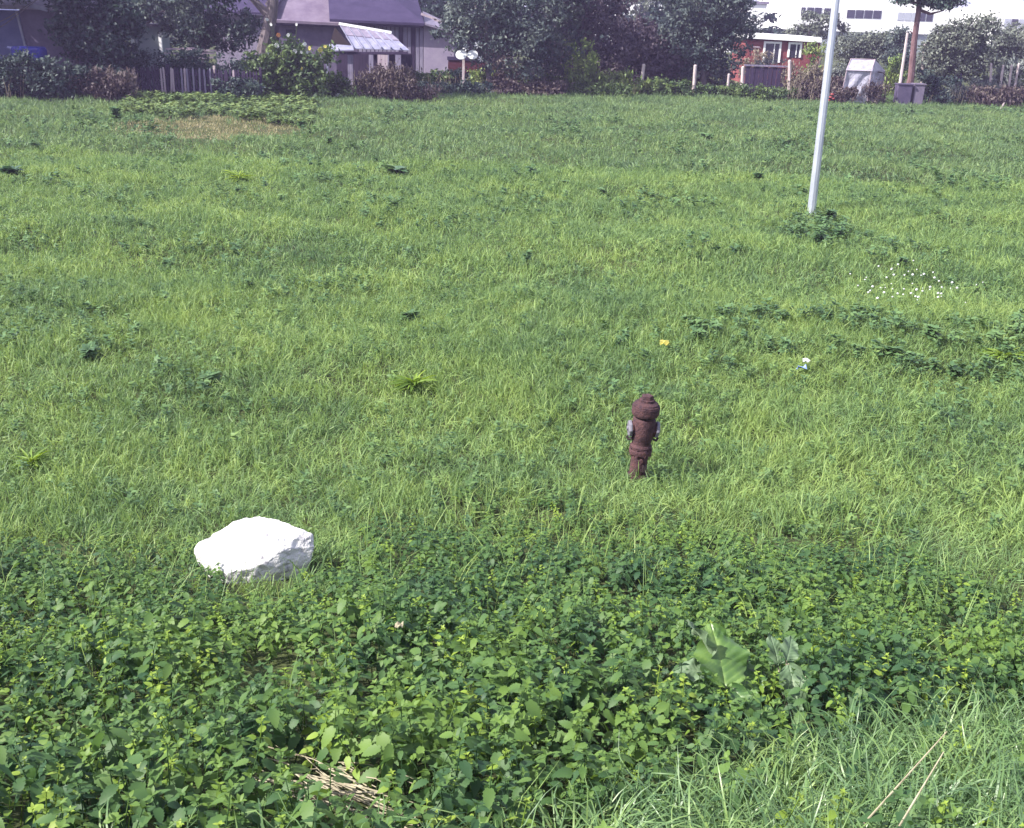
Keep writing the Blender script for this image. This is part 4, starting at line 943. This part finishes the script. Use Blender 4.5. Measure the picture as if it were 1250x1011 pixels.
bs(590, 102, 690, 128, 58, 'weed_brown', 'low dark red-brown border plants under the apple trees', n=4500, seed=54)
bs(640, 88, 700, 125, 60, 'bush_green', 'mixed green bushes below the blue-green apple tree', n=4000, seed=55)
bs(694, 64, 727, 126, 59.2, 'weed_bright', 'tall pale yellow-green bush in front of the reddish tree', n=3200, leaf=.07, seed=56, elong=1.4)
bs(706, 98, 765, 128, 58.6, 'bush_green', 'dark rounded green bush beside the tall yellow-green one', n=4500, seed=57)
bs(720, 92, 790, 120, 60, 'weed_bright', 'light green tall weeds behind the dark rounded bush', n=2600, seed=58, elong=1.5)
bs(770, 102, 850, 128, 60.4, 'bush_green', 'green weeds between the first two fence posts', n=4000, seed=59)
bs(840, 104, 912, 128, 61.4, 'bush_green', 'green weeds between the second and third fence posts', n=4000, seed=60)
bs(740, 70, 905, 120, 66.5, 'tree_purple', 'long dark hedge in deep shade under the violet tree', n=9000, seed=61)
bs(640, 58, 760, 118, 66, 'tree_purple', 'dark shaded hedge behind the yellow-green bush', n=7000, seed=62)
bs(905, 110, 965, 128, 61.3, 'bush_green', 'low weeds at the foot of the dark panel fence', n=2600, seed=63)
bs(962, 80, 1004, 127, 62.3, 'weed_beige', 'tall beige dried weeds between fence post and metal pole', n=4500, leaf=.06, seed=64, elong=2)
bs(975, 100, 1020, 127, 61.8, 'weed_brown', 'brown weeds in front of the beige dried weeds', n=2200, seed=65, elong=1.5)
bs(1003, 76, 1024, 124, 64, 'weed_grey', 'grey weeds between the metal pole and greenhouse', n=2500, seed=66, elong=1.5)
rb_ = bs(1010, 112, 1040, 128, 60.2, 'weed_brown', 'brown plants with a red flower cluster beside the greenhouse', n=1500, seed=67)
for dx, dz in ((-.62, .25), (-.55, .4), (-.7, .1), (-.48, .18)):
    mb = MB(); mb.lathe([(.02, -.05), (.1, 0), (.07, .06)], 7); mb.build('red_flower', 'petal_red', rb_, loc=(dx, -.5, dz+.1))
bs(1058, 106, 1080, 128, 60.2, 'weed_brown', 'reddish plant growing against the greenhouse front', n=1600, leaf=.05, seed=68, elong=1.5)
bs(1076, 75, 1100, 124, 67, 'weed_bright', 'yellowish green weeds between greenhouse and dark bins', n=2200, seed=69, elong=1.4)
bs(1125, 95, 1158, 127, 62.5, 'tree_dark', 'dark brown and green bush beside the pale bin', n=2600, seed=70)
bs(1150, 104, 1215, 128, 64, 'weed_grey', 'grey-green weeds under the willow', n=3500, seed=71, elong=1.5)
bs(1195, 84, 1262, 128, 66, 'weed_grey', 'bluish grey tall weeds behind the wire posts', n=5500, seed=72, elong=1.8)
bs(1185, 108, 1245, 132, 62.5, 'weed_brown', 'brown weeds at the foot of the leaning brace', n=2400, seed=73, elong=1.4)
bs(1240, 100, 1330, 130, 64, 'bush_green', 'green weeds at the far corner of the gardens', n=3500, seed=74)

mb = MB()
for i in range(420):
    px = random.choice((random.uniform(0, 170), random.uniform(430, 540), random.uniform(540, 780), random.uniform(955, 1060), random.uniform(1130, 1250)))
    Yp = 46+px*.0145+random.uniform(-.6, .8) if px < 420 else 54+px*.0075+random.uniform(-.8, .6)
    b_ = P(px, 126, Yp); b_.z = -.05; hh = random.uniform(.5, 1.25); a = random.gauss(0, .18)
    mb.tube([b_, b_+Vector((a*.4*hh, 0, hh*.6)), b_+Vector((a*hh*1.3, random.uniform(-.1, .1), hh))], [.012, .010, .006], 3, cap=False)
tag(mb.build('dry_stems', 'weed_beige'), 'thin dry weed stems standing along the garden edge', kind='stuff')
# ------------------------------------------------------------------ fence posts
posts = [(782, 108, 786, 78, 'first wooden fence post from the reddish tree, leaning'), (846, 116, 849, 79, 'second wooden fence post, in front of the large violet tree'),
         (905, 121, 907, 81, 'pale wooden fence post at the near end of the dark panel fence'), (963, 121, 964, 73, 'tall wooden post at the far end of the dark panel fence'),
         (888, 108, 890, 90, 'short grey post half hidden between the second post and the dark panels'),
         (1208, 118, 1210, 77, 'wire post nearest the willow, first of the far four'), (1221, 104, 1225, 79, 'wire post second from the willow'),
         (1231, 108, 1235, 79, 'wire post third from the willow, before the braced one'), (1236, 122, 1244, 77, 'wire post held by the diagonal brace'),
         (1172, 114, 1173, 90, 'dark thin post standing under the willow')]
for i, (x0, y0, x1, y1, lab) in enumerate(posts):
    Yp = 60.5+(x0-780)*.009
    a = P(x0, y0, Yp); b2 = P(x1, y1, Yp); d = (b2-a); base = Vector((a.x-d.x/d.z*a.z, Yp, 0)); r_ = .10 if i < 4 else .075
    mb = MB(); mb.tube([Vector((0, 0, -.15)), (b2-base)*.5+Vector((.01, 0, 0)), (b2-base)*.97, b2-base], [r_, r_*.95, r_*.9, r_*.5], 8)
    o = mb.build('fence_post', 'board_dark' if 'dark' in lab[:5] else 'post_wood', loc=base, smooth=False); tag(o, lab, 'post', 'fence posts along the gardens')
a = P(1222, 128, 61.5); b2 = P(1240, 102, 64); mb = MB(); base = Vector((a.x, 61.5, 0)); mb.tube([Vector((0, 0, -.1)), b2-base], .055, 6)
tag(mb.build('brace', 'post_wood', loc=base), 'diagonal wooden brace leaning against the last wire post', 'brace')
# poles beside pine
for (x0, y0, x1, y1, Yp, lab) in ((1099, 100, 1108, 40, 61, 'pale slanting pole standing beside the pine trunk'), (1127, 75, 1129, 54, 66, 'short pale pole just past the pine trunk')):
    a = P(x0, y0, Yp); b2 = P(x1, y1, Yp); d = b2-a; base = Vector((a.x-d.x/d.z*a.z, Yp, 0)); mb = MB(); mb.tube([Vector((0, 0, -.1)), b2-base], [.09, .07], 7)
    tag(mb.build('wooden_pole', 'post_wood', loc=base), lab, 'pole')
# dark panel fence
YD = 62.5
xa, xb = X(909, 100, YD), X(958, 100, YD); zt = Z(935, 82, YD)
df = empty('panel_fence', (xa, YD, 0), 'dark violet board fence panels beneath the red building', 'fence')
n = 9
for i in range(n):
    w_ = (xb-xa)/n; rb(df, 'panel', 'board_dark', (xa+i*w_+.012, YD-.02*(i % 2), 0), (xa+(i+1)*w_-.012, YD+.05, zt+random.uniform(-.05, .02)))
rb(df, 'top_rail', 'board', (xa-.1, YD-.06, zt+.025), (xb+.1, YD+.1, zt+.1))
# rubbish / grey heap above the panels
gh = bush(908, 72, 955, 100, 64, 'weed_grey', 'grey tangled dry branches behind the dark panel fence', n=2200, seed=80, leaf=.05, elong=.7)

# ------------------------------------------------------------------ red building
YR = 76; xa, xb = X(911, 60, YR), X(1001, 60, YR); zt = Z(955, 47, YR)
rbd = empty('red_building', (xa, YR, 0), 'red brick outbuilding with flat white roof edge and white window frames', 'building')
rb(rbd, 'wall', 'brick_red', (xa, YR, 0), (xb, YR+5, zt))
mb = MB(); p = Vector(rbd.location); mb.prism([P(907, 46.5, YR-.3)-p, P(1003, 52, YR-.3)-p, P(1003, 46, YR-.3)-p, P(907, 40.5, YR-.3)-p], (0, 6, 0)); mb.build('roof', 'white', rbd)
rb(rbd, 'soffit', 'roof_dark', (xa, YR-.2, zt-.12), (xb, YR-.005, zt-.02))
for (x0, y0, x1, y1) in ((935, 51, 952, 76), (965, 52, 977, 70)):
    X0, X1, Zb, Zt = X(x0, y0, YR), X(x1, y0, YR), Z(x0, y1, YR), Z(x0, y0+2, YR)
    o = rb(rbd, 'window', 'glass', (X0, YR-.03, Zb), (X1, YR-.004, Zt))
    o2 = MB(); q = Vector(rbd.location); t_ = .13
    for a, b2 in (((X0-t_, YR-.07, Zb), (X0, YR-.004, Zt+.001)), ((X1, YR-.07, Zb), (X1+t_, YR-.004, Zt+.001)), ((X0-t_, YR-.075, Zt+.002), (X1+t_, YR-.004, Zt+t_)), ((X0+(X1-X0)*.62, YR-.05, Zb), (X0+(X1-X0)*.62+.06, YR-.032, Zt))):
        o2.box(Vector(a)-q, Vector(b2)-q)
    o2.build('frame', 'white', o)
for x0, x1, py in ((919, 927, 58), (979, 992, 61)):
    rb(rbd, 'shelf', 'board_light', (X(x0, py, YR), YR-.1, Z(x0, py, YR)), (X(x1, py, YR), YR-.01, Z(x0, py-1.5, YR)))
bs(985, 56, 1000, 80, 74, 'weed_bright', 'yellow-green shrub in front of the red building', n=1200, seed=81)
bs(905, 62, 940, 84, 73, 'weed_beige', 'pale dry shrub at the corner of the red building', n=1400, seed=82)

# ------------------------------------------------------------------ film greenhouse
YG = 60.5
gl = P(1025, 122, YG); grh = empty('greenhouse', (gl.x, YG, 0), 'small greenhouse tent covered in wrinkled translucent film', 'greenhouse')
p = Vector(grh.location); wg = X(1060, 110, YG)-gl.x; ze = Z(1040, 86, YG); zr = Z(1050, 73, YG)
def film(name, corners, nu=10, nv=10, amp=.05, seed=0):
    r = np.random.default_rng(seed); V = []; F = []
    a, b, c, d = [Vector(q) for q in corners]; nn = (b-a).cross(d-a).normalized()
    for i in range(nu+1):
        for j in range(nv+1):
            u, v = i/nu, j/nv; q = a.lerp(b, u).lerp(d.lerp(c, u), v)
            ed = min(u, 1-u, v, 1-v)*4; ed = min(1, ed)
            q = q+nn*amp*ed*(math.sin(u*7+v*5+seed)+math.sin(u*13-v*9+seed*2)*.6)
            V.append(tuple(q))
    for i in range(nu):
        for j in range(nv): F.append((i*(nv+1)+j, (i+1)*(nv+1)+j, (i+1)*(nv+1)+j+1, i*(nv+1)+j+1))
    mb = MB(); mb.add(V, F); o = mb.build(name, 'film', grh, smooth=False); md = o.modifiers.new('t', 'SOLIDIFY'); md.thickness = .006; return o
dx = .45; dp = 2.2; sk = .8
A0 = Vector((0, 0, 0)); A1 = Vector((wg, 0, 0)); A2 = Vector((wg, 0, ze)); A3 = Vector((.15, 0, ze)); B2 = Vector((wg+.45, 1.1, zr)); B3 = Vector((.15+.45, 1.1, zr)); rgt = Vector((wg+1.3, 1.9, 0)); bl_ = Vector((.85, 2.2, 0)); up_ = Vector((0, 0, ze))
film('front_film', (A0, A1, A2, A3), amp=.05, seed=1); film('roof_film', (A3+Vector((-.05, -.08, 0)), A2+Vector((.05, -.08, 0)), B2, B3), amp=.02, seed=2)
film('side_film', (A1+Vector((.003, .01, 0)), rgt, rgt+Vector((0, 0, ze)), A2+Vector((.003, .01, 0))), amp=.08, seed=3)
mb = MB(); mb.prism([A2, rgt+Vector((0, 0, ze)), B2], (-.01, .02, 0)); o = mb.build('gable_film', 'film', grh)
film('back_film', (bl_, rgt+Vector((0, .3, 0)), rgt+Vector((0, .3, ze)), bl_+up_), amp=.03, seed=4)
film('back_roof_film', (B3, B2, rgt+Vector((0, .3, ze)), bl_+up_), amp=.02, seed=5)
for a, b2 in ((A0, A3), (A1, A2), (A2, B2), (A3, B3), (B3, B2), (A3, A2), (rgt, rgt+Vector((0, 0, ze)))):
    mb = MB(); v = Vector((0, -.05, 0)); mb.tube([a+v, b2+v], .022, 6); mb.build('frame_bar', 'board_light', grh)
mb = MB(); a = P(1079, 122, YG+1)-p; a.z = -.1; mb.tube([a, Vector((a.x, a.y, Z(1080, 95, YG+1))), Vector((a.x-.25, a.y, Z(1076, 89, YG+1))), Vector((a.x-.55, a.y, Z(1072, 88, YG+1)))], .035, 6); mb.build('hoop', 'rust_dark', grh)
# bins
for x0, x1, y0, mt, lab, Yb in ((1093, 1111, 103, 'barrel', 'large dark grey bin in front of the pine trunk', 60.7), (1113, 1126, 103, 'barrel_pale', 'paler grey bin next to the large dark one', 60.8)):
    xa, xb = X(x0, 115, Yb), X(x1, 115, Yb); zt = Z(x0, y0, Yb); mb = MB(); wd = (xb-xa)
    mb.prism([(-wd/2*.92, -.3, 0), (wd/2*.92, -.3, 0), (wd/2, -.3, zt), (-wd/2, -.3, zt)], (0, .6, 0)); o = mb.build('bin', mt, loc=((xa+xb)/2, Yb, 0), bevel=.03)
    q = MB(); q.box((-wd/2-.03, -.34, zt+.002), (wd/2+.03, .34, zt+.06)); q.build('lid', mt, o)
    tag(o, lab, 'bin')

# ------------------------------------------------------------------ factory
YW = 150; xa, xb = X(972, 20, YW), X(1161, 20, YW); zl = Z(1070, 40, YW); zt = Z(1070, -14, YW)
fa = empty('factory', (xa, YW, 0), 'long white factory with rows of dark window bands', 'factory')
rb(fa, 'upper_wall', 'white_wall', (xa, YW, zl), (xb, YW+25, zt))
rb(fa, 'lower_wall', 'grey_wall', (X(975, 50, YW+.3), YW+.3, -.2), (X(1150, 50, YW+.3), YW+24, zl-.01))
def wrow(root, x0, x1, yt, yb, n, Yw, slope, mts):
    for i in range(n):
        a = x0+(x1-x0)*i/n+.5; b2 = x0+(x1-x0)*(i+1)/n-.6; s = slope*(i/n)
        o = rb(root, 'window', mts[i % len(mts)], (X(a, yt+s, Yw), Yw-.05, Z(a, yb+s, Yw)), (X(b2, yt+s, Yw), Yw-.01, Z(a, yt+s, Yw)))
wrow(fa, 978, 984, 9, 18, 1, YW, 0, ['glass']); wrow(fa, 985, 1004, 9, 18.5, 2, YW, .5, ['glass']); wrow(fa, 1006, 1017, 10, 19, 1, YW, 0, ['glass'])
wrow(fa, 1034, 1077, 12, 22, 4, YW, 1, ['glass']); wrow(fa, 1096, 1140, 15, 25, 5, YW, 1.5, ['blind', 'blind', 'blind', 'glass', 'glass'])
xa3, xb3 = X(735, 20, 140), X(935, 20, 140)
f3 = empty('white_hall', (xa3, 140, 0), 'long white hall seen through gaps between the garden trees', 'building')
rb(f3, 'wall', 'white_wall', (xa3, 140, 0), (xb3, 160, Z(840, 2, 140))); rb(f3, 'roof_edge', 'sheet_dull', (xa3-.2, 139.8, Z(840, 2, 140)+.002), (xb3+.2, 160, Z(840, 2, 140)+.3))
YW2 = 165; xa2, xb2 = X(1214, 30, YW2), X(1420, 30, YW2)
f2 = empty('factory_annexe', (xa2, YW2, 0), 'second pale factory block showing behind the willows', 'factory')
rb(f2, 'wall', 'white_wall', (xa2, YW2, 0), (xb2, YW2+20, Z(1240, 12, YW2)))
wrow(f2, 1226, 1262, 23, 33, 4, YW2, 1, ['blind', 'glass'])
